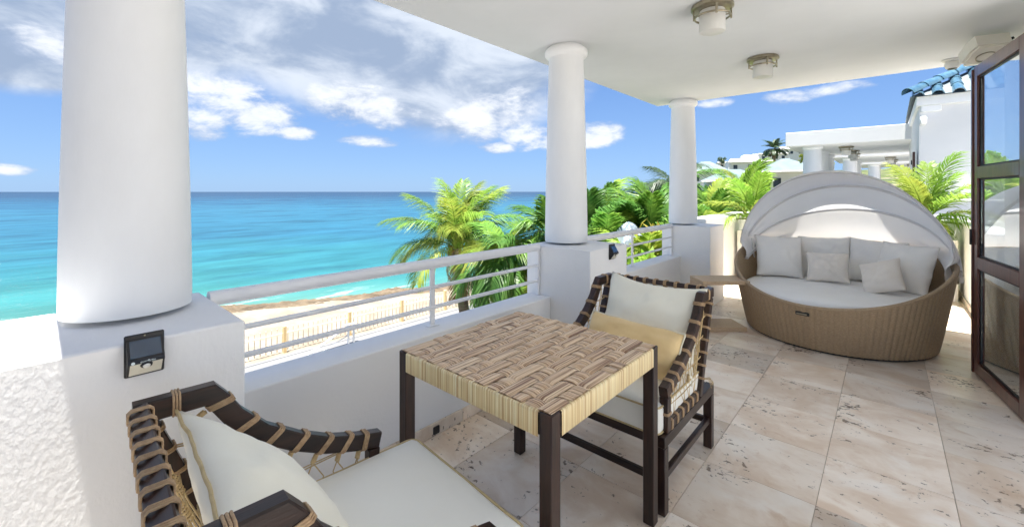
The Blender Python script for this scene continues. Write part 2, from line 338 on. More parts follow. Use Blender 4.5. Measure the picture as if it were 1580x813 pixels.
    mx = N.new('ShaderNodeMixShader'); L.new(fm2.outputs[0], mx.inputs[0]); L.new(df.outputs[0], mx.inputs[1]); L.new(gl.outputs[0], mx.inputs[2]); L.new(mx.outputs[0], N['Material Output'].inputs['Surface'])
    return m
M['sea'] = sea_mat()

# ---------------------------------------------------------------- mesh helpers
def rotm(ax=None, ang=0): return Matrix.Rotation(ang, 3, ax) if ax else Matrix.Identity(3)
class MB:
    def __init__(s): s.v = []; s.f = []
    def add(s, vs, fs):
        o = len(s.v); s.v += [tuple(x) for x in vs]; s.f += [tuple(i+o for i in f) for f in fs]; return s
    def box(s, c, size, b=0., R=None):
        c = Vector(c); hx, hy, hz = size[0]/2, size[1]/2, size[2]/2; R = R or Matrix.Identity(3)
        if not b:
            vs = [c+R@Vector((x*hx, y*hy, z*hz)) for x in (-1,1) for y in (-1,1) for z in (-1,1)]
            return s.add(vs, [(0,1,3,2),(4,6,7,5),(0,4,5,1),(2,3,7,6),(0,2,6,4),(1,5,7,3)])
        bm = bmesh.new()
        bmesh.ops.create_cube(bm, size=1)
        for v in bm.verts: v.co = Vector((v.co.x*size[0], v.co.y*size[1], v.co.z*size[2]))
        bmesh.ops.bevel(bm, geom=bm.edges[:], offset=b, segments=1, affect='EDGES', profile=.6)
        bm.verts.index_update()
        s.add([c+R@v.co for v in bm.verts], [[v.index for v in f.verts] for f in bm.faces]); bm.free(); return s
    def bx(s, x0, x1, y0, y1, z0, z1, b=0.): return s.box(((x0+x1)/2,(y0+y1)/2,(z0+z1)/2), (x1-x0,y1-y0,z1-z0), b)
    def tube(s, path, r, n=8, closed=False, up=None, cap=True):
        P = [Vector(p) for p in path]; m = len(P); rings = []; prev = None
        for i, p in enumerate(P):
            t = (P[(i+1) % m]-P[i-1]) if closed else (P[min(i+1,m-1)]-P[max(i-1,0)])
            t.normalize()
            if prev is None:
                a = Vector((0,0,1)) if abs(t.z) < .9 else Vector((1,0,0)); prev = (a-t*a.dot(t)).normalized()
            else: prev = (prev-t*prev.dot(t)).normalized()
            q = t.cross(prev); rr = r[i] if isinstance(r, (list, tuple)) else r
            rings.append([p+prev*(rr*cos(2*pi*k/n))+q*(rr*sin(2*pi*k/n)) for k in range(n)])
        vs = [x for ring in rings for x in ring]; fs = []
        for i in range(m if closed else m-1):
            j = (i+1) % m
            for k in range(n): fs.append((i*n+k, i*n+(k+1) % n, j*n+(k+1) % n, j*n+k))
        if not closed and cap: fs.append(tuple(range(n-1,-1,-1))); fs.append(tuple((m-1)*n+k for k in range(n)))
        return s.add(vs, fs)
    def lathe(s, prof, c=(0,0,0), n=32, cap0=True, cap1=True):
        c = Vector(c); vs = []; fs = []
        for (r, z) in prof:
            for k in range(n): vs.append(c+Vector((r*cos(2*pi*k/n), r*sin(2*pi*k/n), z)))
        for i in range(len(prof)-1):
            for k in range(n): fs.append((i*n+k, i*n+(k+1) % n, (i+1)*n+(k+1) % n, (i+1)*n+k))
        if cap0: fs.append(tuple(range(n-1,-1,-1)))
        if cap1: fs.append(tuple((len(prof)-1)*n+k for k in range(n)))
        return s.add(vs, fs)
    def grid(s, fn, nu, nv, cu=False, cv=False):
        vs = [fn(i, j) for i in range(nu) for j in range(nv)]; fs = []
        for i in range(nu if cu else nu-1):
            for j in range(nv if cv else nv-1):
                a, b = (i+1) % nu, (j+1) % nv; fs.append((i*nv+j, a*nv+j, a*nv+b, i*nv+b))
        return s.add(vs, fs)
    def bar(s, a, b, w, h, bev=.003):   # square bar from a to b, width w (horizontal), height h
        a, b = Vector(a), Vector(b); t = (b-a); L_ = t.length; t.normalize()
        up = Vector((0,0,1)) if abs(t.z) < .95 else Vector((0,1,0)); x = t.cross(up).normalized(); z = x.cross(t)
        R = Matrix((x, t, z)).transposed(); return s.box((a+b)/2, (w, L_, h), bev, R)
    def mesh(s, name):
        me = bpy.data.meshes.new(name); me.from_pydata(s.v, [], s.f); me.update(); return me
def link(name, me, m, parent=None, smooth=True, loc=None, rot=None, sangle=None):
    o = bpy.data.objects.new(name, me); COL.objects.link(o)
    if m and not me.materials: me.materials.append(m)
    if smooth and me.polygons and not me.get('sm'):
        me.polygons.foreach_set('use_smooth', [True]*len(me.polygons)); me['sm'] = 1
        if sangle is None or sangle:
            try: me.set_sharp_from_angle(angle=rad(sangle or 38))
            except Exception: pass
    if parent: o.parent = parent
    if loc is not None: o.location = loc
    if rot is not None: o.rotation_euler = rot
    return o
def build(mb, name, m, parent=None, smooth=True, loc=None, rot=None, sangle=None): return link(name, mb.mesh(name), m, parent, smooth, loc, rot, sangle)
def tag(o, label, cat, group=None):
    o['label'] = label; o['category'] = cat
    if group: o['group'] = group
    return o
def thing(name, label, cat, loc=(0,0,0), rz=0, group=None):
    o = bpy.data.objects.new(name, None); COL.objects.link(o); o.location = loc; o.rotation_euler = (0,0,rz); o.empty_display_size = .1
    return tag(o, label, cat, group)
def struct(name, mb, m, smooth=True): o = build(mb, name, m, None, smooth); o['kind'] = 'structure'; return o
def copy_tree(o, parent=None):
    c = o.copy(); COL.objects.link(c)
    if parent: c.parent = parent
    for ch in list(o.children): copy_tree(ch, c)
    return c
def V(*a): return Vector(a)

# ================================================================ SETTING
XW, HP = -1.949, 1.003
# ---- floor and tiles
floor = struct('floor', MB().bx(-2.17, .80, 3.84, 8.62, -.32, -.006).bx(-2.17, 7.2, -8.0, 3.84, -.32, -.006), M['grout'], False)
def sstep(a, b, x): f = max(0, min(1, (x-a)/(b-a))); return f*f*(3-2*f)
def tile_mesh(x0, x1, y0, y1, key, cache={}):
    k = (round(x1-x0,3), round(y1-y0,3), key)
    if k not in cache:
        cache[k] = MB().box((0,0,-.009), (x1-x0-.0022, y1-y0-.0022, .018), .0010).mesh('tile')
    return cache[k]
xs = [-2.117+.470*k for k in range(8)]; ys = [2.31+.469*k for k in range(-5, 14)]
rt = random.Random(3)
for i in range(len(xs)-1):
    for j in range(len(ys)-1):
        x0, x1, y0, y1 = max(xs[i], XW), min(xs[i+1], .78), ys[j], min(ys[j+1], 8.5)
        if x1-x0 < .03 or y1-y0 < .03: continue
        link('tile', tile_mesh(x0, x1, y0, y1, 0), M['travertine'], floor, False, ((x0+x1)/2, (y0+y1)/2, rt.uniform(-.0012, 0)))
bounce_deck = struct('deck', MB().bx(.82, 7.1, .03, 3.83, -.0055, .0), M['deckstone'], False)  # unseen sunlit slab, added to bounce light into the shaded balcony
struct('path', MB().bx(-1.9, 7.1, -7.9, -.04, -.0055, .0), M['pathstone'], False)  # unseen paving, added for bounced light; its dark tone limits it
# ---- columns on pedestals
def column(y, py, label, wy=.285):
    t = thing('column', label, 'column', (-2.0, y, 0), 0, 'white round columns on the balcony edge')
    build(MB().box((.1075,py-y,(HP-.32)/2-.02), (.595, 2*wy, HP+.30), .006), 'pedestal', M['rough_plaster'], t)
    prof = [(.176, HP-.012), (.176, HP+.05)]
    for k in range(1, 13):
        f = k/12; prof.append((.176-.033*f**1.25, HP+.05+(2.515-HP-.05)*f))
    build(MB().lathe(prof, n=64), 'shaft', M['column_paint'], t)
    build(MB().lathe([(.138,2.500),(.150,2.510),(.166,2.517),(.176,2.529),(.178,2.545),(.176,2.566),(.166,2.577),(.145,2.580),(.145,2.596)], n=64), 'capital', M['column_paint'], t)
    return t
column(.215, .173, 'nearest and broadest white column, standing beside the black chair on its plastered pedestal')
column(2.93, 2.93, 'middle white column rising from the pedestal behind the chair with the yellow cushion')
column(5.63, 5.69, 'farthest white column, beside the daybed at the corner of the ceiling')
# ---- low walls with ledge between the pedestals
def low_wall(y0, y1, label, drain=None):
    t = thing('balcony_wall', label, 'wall', (0, y0, 0), 0, 'low white balcony walls')
    L_ = y1-y0
    build(MB().bx(-2.165, XW, 0, L_, -.4, .585, .006), 'wall_body', M['plaster'], t)
    yy = 0
    while yy < L_-.02:
        e = min(yy+.469*(1 if yy else .7), L_)
        build(MB().bx(XW+.0005, XW+.014, yy+.001, e-.001, .001, .074, .002), 'skirting_tile', M['travertine'], t)
        yy = e
    if drain:
        d = MB().bx(XW+.0145, XW+.017, drain-.022-y0, drain+.022-y0, .012, .056, .004)
        build(d, 'drain_hole', M['black'], t)
    return t
low_wall(.460, 2.644, 'long low white wall with flat ledge beside the woven table', 1.52)
low_wall(3.217, 5.403, 'low white wall between the middle and farthest columns, behind the black chair')
w = thing('balcony_wall', 'white parapet running on from the farthest column behind the wicker side table', 'wall', (0,5.98,0), 0, 'low white balcony walls')
build(MB().bx(-2.10, -1.82, 0, 2.6, -.4, 1.03, .006), 'wall_body', M['plaster'], w)
for k in range(5): build(MB().bx(-1.8195, -1.806, .5*k, .5*k+.497, .001, .074, .002), 'skirting_tile', M['travertine'], w)
w = thing('balcony_wall', 'white parapet closing the far end of the balcony behind the daybed', 'wall', (0,8.5,0), 0, 'low white balcony walls')
build(MB().bx(-1.815, 1.2, .03, .25, -.4, 1.0, .006), 'wall_body', M['plaster'], w)
for k in range(5): build(MB().bx(-1.80+.5*k, -1.303+.5*k, .014, .0285, .001, .074, .002), 'skirting_tile', M['travertine'], w)
w = thing('balcony_wall', 'white parapet on the right between the dark door and the far planter', 'wall', (0,5.66,0), 0, 'low white balcony walls')
build(MB().bx(.735, .97, 0, 2.866, -.4, 1.0, .006), 'wall_body', M['plaster'], w)
for k in range(5): build(MB().bx(.7205, .7345, .56*k, .56*k+.557, .001, .074, .002), 'skirting_tile', M['travertine'], w)
# ---- railings
def railing(y0, y1, posts, label):
    t = thing('railing', label, 'railing', (-2.07, y0, 0), 0, 'white tube railings on the low walls')
    L_ = y1-y0
    build(MB().tube([(0,0,.962),(0,L_-.012,.962)], .031, 20), 'top_rail', M['rail'], t)
    for z in (.818, .696): build(MB().tube([(0,0,z),(0,L_-.005,z)], .0125, 12), 'rail', M['rail'], t)
    for p in posts: build(MB().box((0,p-y0,.759), (.014,.034,.350), .003), 'post', M['rail'], t); 
    build(MB().box((0,L_-.011,.759), (.034,.020,.350), .003), 'end_post', M['rail'], t)
    for p in list(posts): build(MB().box((0,p-y0,.5885), (.05,.07,.006), .002), 'base_plate', M['rail'], t)
    return t
railing(.462, 2.643, [1.596], 'white tube railing on the long low wall beside the woven table')
railing(3.219, 5.402, [4.30], 'white tube railing between the middle and farthest columns, greenery behind')
# ---- ceiling and house
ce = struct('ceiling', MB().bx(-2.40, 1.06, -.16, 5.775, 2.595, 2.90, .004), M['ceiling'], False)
hw = thing('house_wall', 'white house wall behind the open dark framed door', 'wall', (.78, 0, 0))
build(MB().bx(0, .3, 3.85, 5.655, -.33, 2.594), 'wall_body', M['plaster'], hw)
build(MB().bx(-2.9, 6.5, -8.0, 8.7, -5.1, -.335), 'lower_storey', M['plaster'], hw)
sw = thing('house_wall', 'white house wall closing the sunny deck beside the door side', 'wall', (1.085, 3.85, 0))
build(MB().bx(0, 5.4, 0, .3, -.33, 3.2), 'wall_body', M['plaster'], sw)
struct('ceiling', MB().bx(-2.40, 7.2, -8.0, -1.45, 2.595, 2.90, .004), M['ceiling'], False)  # unseen slab, added to cut sky light on the nearest pedestal
# ---- ceiling lights
def ceiling_light(loc, label, group='round ceiling lights on the balcony ceiling'):
    t = thing('ceiling_light', label, 'ceiling light', loc, 0, group)
    build(MB().lathe([(.10,0),(.122,-.004),(.126,-.012),(.126,-.026),(.118,-.032),(.105,-.034)], n=40), 'base_plate', M['nickel'], t)
    build(MB().lathe([(.060,-.034),(.074,-.038),(.076,-.05),(.078,-.165),(.072,-.175),(.03,-.180)], n=40), 'glass_shade', M['frost'], t)
    ring = [(.104*cos(a*pi/16), .104*sin(a*pi/16), -.078) for a in range(32)]
    build(MB().tube(ring, .0065, 8, True), 'ring', M['nickel'], t)
    for k in range(4):
        a = k*pi/2+.5
        build(MB().box((.112*cos(a), .112*sin(a), -.062), (.008,.015,.066), .002, Matrix.Rotation(a,3,'Z')), 'bracket', M['nickel'], t)
        build(MB().tube([(.112*cos(a),.112*sin(a),-.066),(.077*cos(a),.077*sin(a),-.066)], .004, 8), 'screw', M['nickel'], t)
    return t
cl1 = ceiling_light((-.835, 2.87, 2.595), 'nearer round nickel ceiling light with frosted glass, nearest the top of the view')
cl2 = copy_tree(cl1); cl2.location = (-.825, 4.29, 2.595); cl2['label'] = 'farther round nickel ceiling light with frosted glass, closer to the door'
# ---- camera, speaker, junction box
t = thing('security_camera', 'small white dome security camera under the ceiling edge', 'camera', (.445, 5.50, 2.595))
build(MB().lathe([(.070,0),(.072,-.012),(.060,-.020)], n=28), 'base', M['whiteplastic'], t)
build(MB().lathe([(.045,-.018),(.052,-.03),(.054,-.05),(.046,-.072),(.036,-.082)], n=28), 'housing', M['whiteplastic'], t)
build(MB().lathe([(.034,-.0815),(.030,-.088),(.012,-.092)], n=24), 'lens', M['black'], t)
wsp = t = thing('wall_speaker', 'cream angular speaker with a round cone, under the ceiling above the door', 'speaker', (.56, 4.80, 2.49), rad(18))
sp = [(-.11,-.13),(.11,-.13),(.13,-.05),(.13,.11),(-.13,.11),(-.13,-.05)]
def prism(mb, pts, z0, z1, R=None, c=(0,0,0)):
    R = R or Matrix.Identity(3); c = Vector(c); n = len(pts)
    vs = [c+R@Vector((x,y,z0)) for x,y in pts]+[c+R@Vector((x,y,z1)) for x,y in pts]
    return mb.add(vs, [tuple(range(n-1,-1,-1)), tuple(range(n,2*n))]+[(i,(i+1)%n,n+(i+1)%n,n+i) for i in range(n)])
RS = Matrix.Rotation(rad(-25),3,'X')
build(prism(MB(), sp, -.06, .045, RS), 'cabinet', M['device'], t, False)
build(prism(MB(), [(x*.85,y*.85) for x,y in sp], -.075, -.058, RS), 'front_panel', M['device'], t, False)
build(MB().tube([RS@V(.062*cos(a*pi/14),.02+.062*sin(a*pi/14),-.077) for a in range(28)], .005, 6, True), 'cone_ring', M['nickel'], t)
cone = MB(); cone.lathe([(.058,-.0755),(.03,-.080),(.008,-.081)], n=28); cone.v = [tuple(RS@(Vector(v)+V(0,.02,0))) for v in cone.v]
build(cone, 'cone', M['device'], t)
build(MB().tube([(.08,.08,.02),(.16,.05,.06),(.20,.02,.08)], .012, 8), 'bracket', M['black'], t)
wsp.scale = (.85,)*3
jb = thing('junction_box', 'small beige box under the ceiling between dome camera and door', 'box', (.52, 5.03, 2.45))
build(MB().box((0,0,0), (.085,.06,.05), .006), 'body', M['device'], jb); build(MB().box((-.046,0,0), (.006,.05,.042), .002), 'cover', M['whiteplastic'], jb)
build(MB().tube([(.0,0,.02),(.02,0,.07),(.02,0,.12)], .008, 8), 'conduit', M['device'], jb)

# ---- glass door
A = V(.522, 4.832, 0); Bd = V(.645, 3.93, 0); dt = (Bd-A).normalized()
door = thing('glass_door', 'tall open door with dark red wood frame and three glass panes', 'door', A, math.atan2(dt.y, dt.x))
DL = (Bd-A).length; mh = M['mahogany']
def db(name, x0, x1, z0, z1, m, y=0, th=.046, b=.003): return build(MB().bx(x0, x1, y-th/2, y+th/2, z0, z1, b), name, m, door)
db('stile', .024, .098, .012, 2.36, mh); db('stile', DL-.09, DL, .012, 2.36, mh)
db('edge_strip', -.004, .022, .006, 2.345, mh, 0, .062)
db('bottom_rail', .0985, DL-.0905, .012, .100, mh); db('top_rail', .0985, DL-.0905, 2.275, 2.36, mh)
db('middle_rail', .0985, DL-.0905, .815, .905, mh); db('middle_rail', .0985, DL-.0905, 1.50, 1.59, mh)
for z0, z1 in ((.1005,.8145),(.9055,1.4995),(1.5905,2.2745)):
    db('pane', .112, DL-.104, z0+.012, z1-.012, M['glass'], 0, .006, 0)
    db('seal', .0987, .1115, z0, z1, M['seal'], 0, .020, 0); db('seal', DL-.1035, DL-.0907, z0, z1, M['seal'], 0, .020, 0)
    db('seal', .1118, DL-.1038, z0, z0+.0115, M['seal'], 0, .020, 0); db('seal', .1118, DL-.1038, z1-.0115, z1, M['seal'], 0, .020, 0)
build(MB().box((.012,-.036,1.05), (.02,.012,.12), .003), 'strike_plate', M['black'], door)

# ---- solar wall lights
def solar(y, label, text):
    t = thing('solar_light', label, 'wall light', (-1.5945, y, .885), 0, 'black solar lights on the pedestals')
    build(MB().box((.004,0,.052), (.008,.088,.118), .003), 'back_plate', M['black'], t)
    # wedge body: profile in x-z, extruded along y
    pr = [(.008,.100),(.040,.048),(.043,.040),(.014,-.002),(.008,-.002)]
    def ext(pts, y0, y1):
        n = len(pts); return MB().add([(x,y0,z) for x,z in pts]+[(x,y1,z) for x,z in pts], [tuple(range(n)), tuple(range(2*n-1,n-1,-1))]+[(i,n+i,n+(i+1)%n,(i+1)%n) for i in range(n)])
    build(ext(pr, -.040, .040), 'body', M['black'], t, False)
    build(ext([(.0125,.0945),(.0385,.0525),(.0395,.0535),(.0135,.0955)], -.034, .034), 'solar_panel', M['solar'], t, False)
    build(ext([(.0425,.037),(.0165,.001),(.0175,.0005),(.0435,.0365)], -.035, .035), 'lens', M['lamp_lens'], t, False)
    e = V(.0425-.0165, 0, .036).normalized(); nrm = V(e.z, 0, -e.x)
    c0 = V(.0412,0,.034)+nrm*.001
    s = MB(); n = 20; ax = V(0,1,0)
    vs = [c0+nrm*.004]+[c0+nrm*.003+ax*(.0125*cos(2*pi*k/n))+e*(.010*sin(2*pi*k/n)-.004) for k in range(n)]+[c0-nrm*.001+ax*(.014*cos(2*pi*k/n))+e*(.0115*sin(2*pi*k/n)-.004) for k in range(n)]
    s.add(vs, [(0,1+k,1+(k+1)%n) for k in range(n)]+[(1+k,1+n+k,1+n+(k+1)%n,1+(k+1)%n) for k in range(n)])
    so = build(s, 'sensor_ring', M['black'], t)
    s2 = MB(); s2.lathe([(.0085,0),(.007,.003),(.003,.0045)], n=18, cap0=False)
    Rm = Matrix((ax, e, nrm)).transposed()
    s2.v = [tuple(c0+nrm*.0035-e*.004+Rm@Vector(v)) for v in s2.v]
    build(s2, 'sensor', M['whiteplastic'], so)
    if text:
        cu = bpy.data.curves.new('lettering', 'FONT'); cu.body = text; cu.size = .0085; cu.align_x = 'CENTER'; cu.extrude = .0002; cu.offset = .0002
        tmp = bpy.data.objects.new('tmp_text', cu); COL.objects.link(tmp)
        me = bpy.data.meshes.new_from_object(tmp.evaluated_get(bpy.context.evaluated_depsgraph_get())); bpy.data.objects.remove(tmp)
        lt = MB(); lt.v = []; zz = V(0,0,1)
        # band of the body between panel and lens faces outward along x
        for v in me.vertices: lt.v.append((.0425+v.co.z, v.co.x+.003, .0385+v.co.y*.95))
        lt.f = [tuple(p.vertices) for p in me.polygons]
        lt.add([(.0437, -.029+.0042*cos(2*pi*k/14), .0413+.0042*sin(2*pi*k/14)) for k in range(14)], [tuple(range(14))])
        build(lt, 'lettering', M['print'], t, False)
    build(MB().lathe([(.0025,0),(.002,.001)], n=10), 'screw', M['nickel'], t, True, (.0075,0,.105), (0,pi/2,0))
    return t
solar(.2025, 'black solar light with cream lens on the nearest pedestal, above the chair', 'ouerBrite')
solar(2.952, 'black solar light on the middle pedestal, seen from the side', None)

# ================================================================ FURNITURE
# ---- woven table
tb = thing('table', 'square table with woven brown rattan top and four dark wood legs', 'table', (-1.113, 1.368, 0))
TX, TY, TZ = .388, .380, .747
for sx in (-1,1):
    for sy in (-1,1):
        build(MB().box((sx*(TX-.0235), sy*(TY-.0235), TZ/2+.001), (.047,.047,TZ), .003), 'leg', M['woodz'], tb)
for sy in (-1,1): build(MB().bx(-TX+.048, TX-.048, sy*(TY-.022)-.012, sy*(TY-.022)+.012, TZ-.074, TZ-.008), 'apron', M['woodx'], tb)
for sx in (-1,1): build(MB().bx(sx*(TX-.022)-.012, sx*(TX-.022)+.012, -TY+.048, TY-.048, TZ-.073, TZ-.009), 'apron', M['wood'], tb)
NB = 14; hx, hy = TX-.006, TY-.006; bwx = 2*hx/NB; bwy = 2*hy/NB
def over_y(i, j): return (j+2*i) % 5 in (0, 1, 2)
rw = random.Random(11)
def band(along, i):
    # ribbon with a crowned section that rises over and dips under its crossings
    n = NB; half = hx if along == 'y' else hy; H_ = hy if along == 'y' else hx; bw = (bwx if along == 'y' else bwy)
    c = -half+bw*(i+.5); samples = []; step = 2*H_/n
    def lev(j):
        j = max(0, min(n-1, j)); o = over_y(i, j) if along == 'y' else not over_y(j, i); return .0052 if o else -.0042
    for k in range(n*4+1):
        p = -H_+2*H_*k/(n*4); q = k/4-.5; j0 = math.floor(q); f = q-j0; f = sstep(.22,.78,f)
        samples.append((p, TZ+lev(j0)*(1-f)+lev(j0+1)*f))
    mb = MB(); w2 = bw*.5*.955; tw = rw.uniform(-.002,.002); vs = []; fs = []
    cs = [(-1,-.0026),(-.6,.0002),(0,.0012),(.6,.0002),(1,-.0026),(0,-.0036)]
    for (p, z) in samples:
        for (a, dz) in cs:
            lat = c+a*w2+tw*p*2
            vs.append((lat, p, z+dz) if along == 'y' else (p, lat, z+dz))
    m = len(cs)
    for k in range(len(samples)-1):
        for a in range(m):
            b = (a+1) % m; q = (k*m+a, k*m+b, (k+1)*m+b, (k+1)*m+a)
            fs.append(q if along == 'y' else q[::-1])
    mb.add(vs, fs); build(mb, 'rattan_band', M['band_'+along], tb, True, None, None, 60)
for i in range(NB):
    band('y', i); band('x', i)
# pale wrapped strips round the edges
def wrap(side, a0, a1):
    mb = MB(); n = 3
    prof = [(-.046,-.0015),(-.012,.0012),(-.003,.0012),(.0012,-.002),(.0018,-.012),(.0018,-.074),(-.003,-.078)]
    vs = []; fs = []
    for k in range(2):
        a = (a0, a1)[k]
        for (d, z) in prof:
            if side in ('S','N'): s = -1 if side == 'S' else 1; vs.append((a, s*(TY+d), TZ+z))
            else: s = -1 if side == 'W' else 1; vs.append((s*(TX+d), a, TZ+z))
    m = len(prof)
    for q in range(m-1): fs.append((q, q+1, m+q+1, m+q))
    mb.add(vs, fs); o = build(mb, 'edge_wrap', M['edge_x' if side in ('S','N') else 'edge_y'], tb, True, None, None, 80)
    return o
for side, half in (('S',TX),('N',TX),('W',TY),('E',TY)):
    a = -half+.049
    while a < half-.052:
        w_ = min(rw.uniform(.026,.056), half-.049-a); wrap(side, a+.0002, a+w_-.0002); a += w_
build(MB().bx(-hx, hx, -hy, hy, TZ-.020, TZ-.0125), 'under_panel', M['woodx'], tb, False)

# ---- chairs
ARM = [(0,.846),(.06,.846),(.158,.846),(.178,.822),(.214,.765),(.285,.690),(.38,.625),(.475,.575),(.57,.542),(.655,.520)]   # centre line of the arm (y from the back, z)
def ribbon_bar(path, w, h):    # rectangular section swept along a path lying in a plane of constant x
    P = [V(*p) for p in path]; vs = []; fs = []; c = .004
    sec = [(-w/2+c,-h/2),(w/2-c,-h/2),(w/2,-h/2+c),(w/2,h/2-c),(w/2-c,h/2),(-w/2+c,h/2),(-w/2,h/2-c),(-w/2,-h/2+c)]
    for i, p in enumerate(P):
        t0 = (P[i]-P[i-1]).normalized() if i else (P[1]-P[0]).normalized(); t1 = (P[i+1]-P[i]).normalized() if i < len(P)-1 else t0
        t = (t0+t1).normalized(); k = 1/max(.5, t.dot(t0)); nrm = V(1,0,0).cross(t)
        for (a, b) in sec: vs.append(p+V(1,0,0)*a+nrm*(b*k))
    m = len(sec)
    for i in range(len(P)-1):
        for a in range(m): fs.append((i*m+a, i*m+(a+1)%m, (i+1)*m+(a+1)%m, (i+1)*m+a))
    fs.append(tuple(range(m-1,-1,-1))); fs.append(tuple((len(P)-1)*m+a for a in range(m)))
    return MB().add(vs, fs)
def wrap_mesh(w, h, strands=3, r=.0029, gap=.0064, skew=0.):   # loops of cord round a rectangular bar lying along local y
    mb = MB(); c = .006
    for s in range(strands):
        y = (s-(strands-1)/2)*gap; W_, H_ = w/2+r*.7, h/2+r*.7
        pts = [(-W_+c,-H_),(W_-c,-H_),(W_,-H_+c),(W_,H_-c),(W_-c,H_),(-W_+c,H_),(-W_,H_-c),(-W_,-H_+c)]
        mb.tube([(x, y+skew*z/H_, z) for x, z in pts], r, 6, True)
    return mb.mesh('cord_wrap')
WM = {}
def put_wrap(parent, p, t, w, h, strands=3, m='cord', skew=0.):
    k = (w, h, strands, skew)
    if k not in WM: WM[k] = wrap_mesh(w, h, strands, skew=skew); WM[k].materials.append(M[m])
    t = Vector(t).normalized(); up = V(0,0,1) if abs(t.z) < .95 else V(0,1,0)
    x = t.cross(up).normalized(); z = x.cross(t)
    o = link('cord_wrap', WM[k], None, parent, True, None, None, 60); o.matrix_local = Matrix.Translation(Vector(p)) @ Matrix((x, t, z)).transposed().to_4x4()
    return o
KN = None
def knot(parent, a, b):     # whipped cord coil from a to b
    mb = MB(); a, b = V(*a), V(*b); n = 6
    t = (b-a); L_ = t.length; t.normalize(); up = V(0,0,1) if abs(t.z) < .9 else V(0,1,0); x = t.cross(up).normalized(); y = t.cross(x)
    pts = [a+t*(L_*k/(n*8))+x*(.0062*cos(k*pi/4))+y*(.0062*sin(k*pi/4)) for k in range(n*8+1)]
    mb.tube(pts, .0026, 5); return build(mb, 'knot', M['cordpale'], parent, True, None, None, 80)
def cord(parent, paths, r=.0024):
    mb = MB()
    for p in paths: mb.tube(p, r, 5)
    return build(mb, 'cord', M['cordpale'], parent, True, None, None, 80)
def arm_at(y):
    for (a, b) in zip(ARM, ARM[1:]):
        if a[0] <= y <= b[0]:
            f = (y-a[0])/(b[0]-a[0]); return a[1]+(b[1]-a[1])*f, (V(0,b[0]-a[0],b[1]-a[1])).normalized()
    return ARM[-1][1], V(0,1,0)
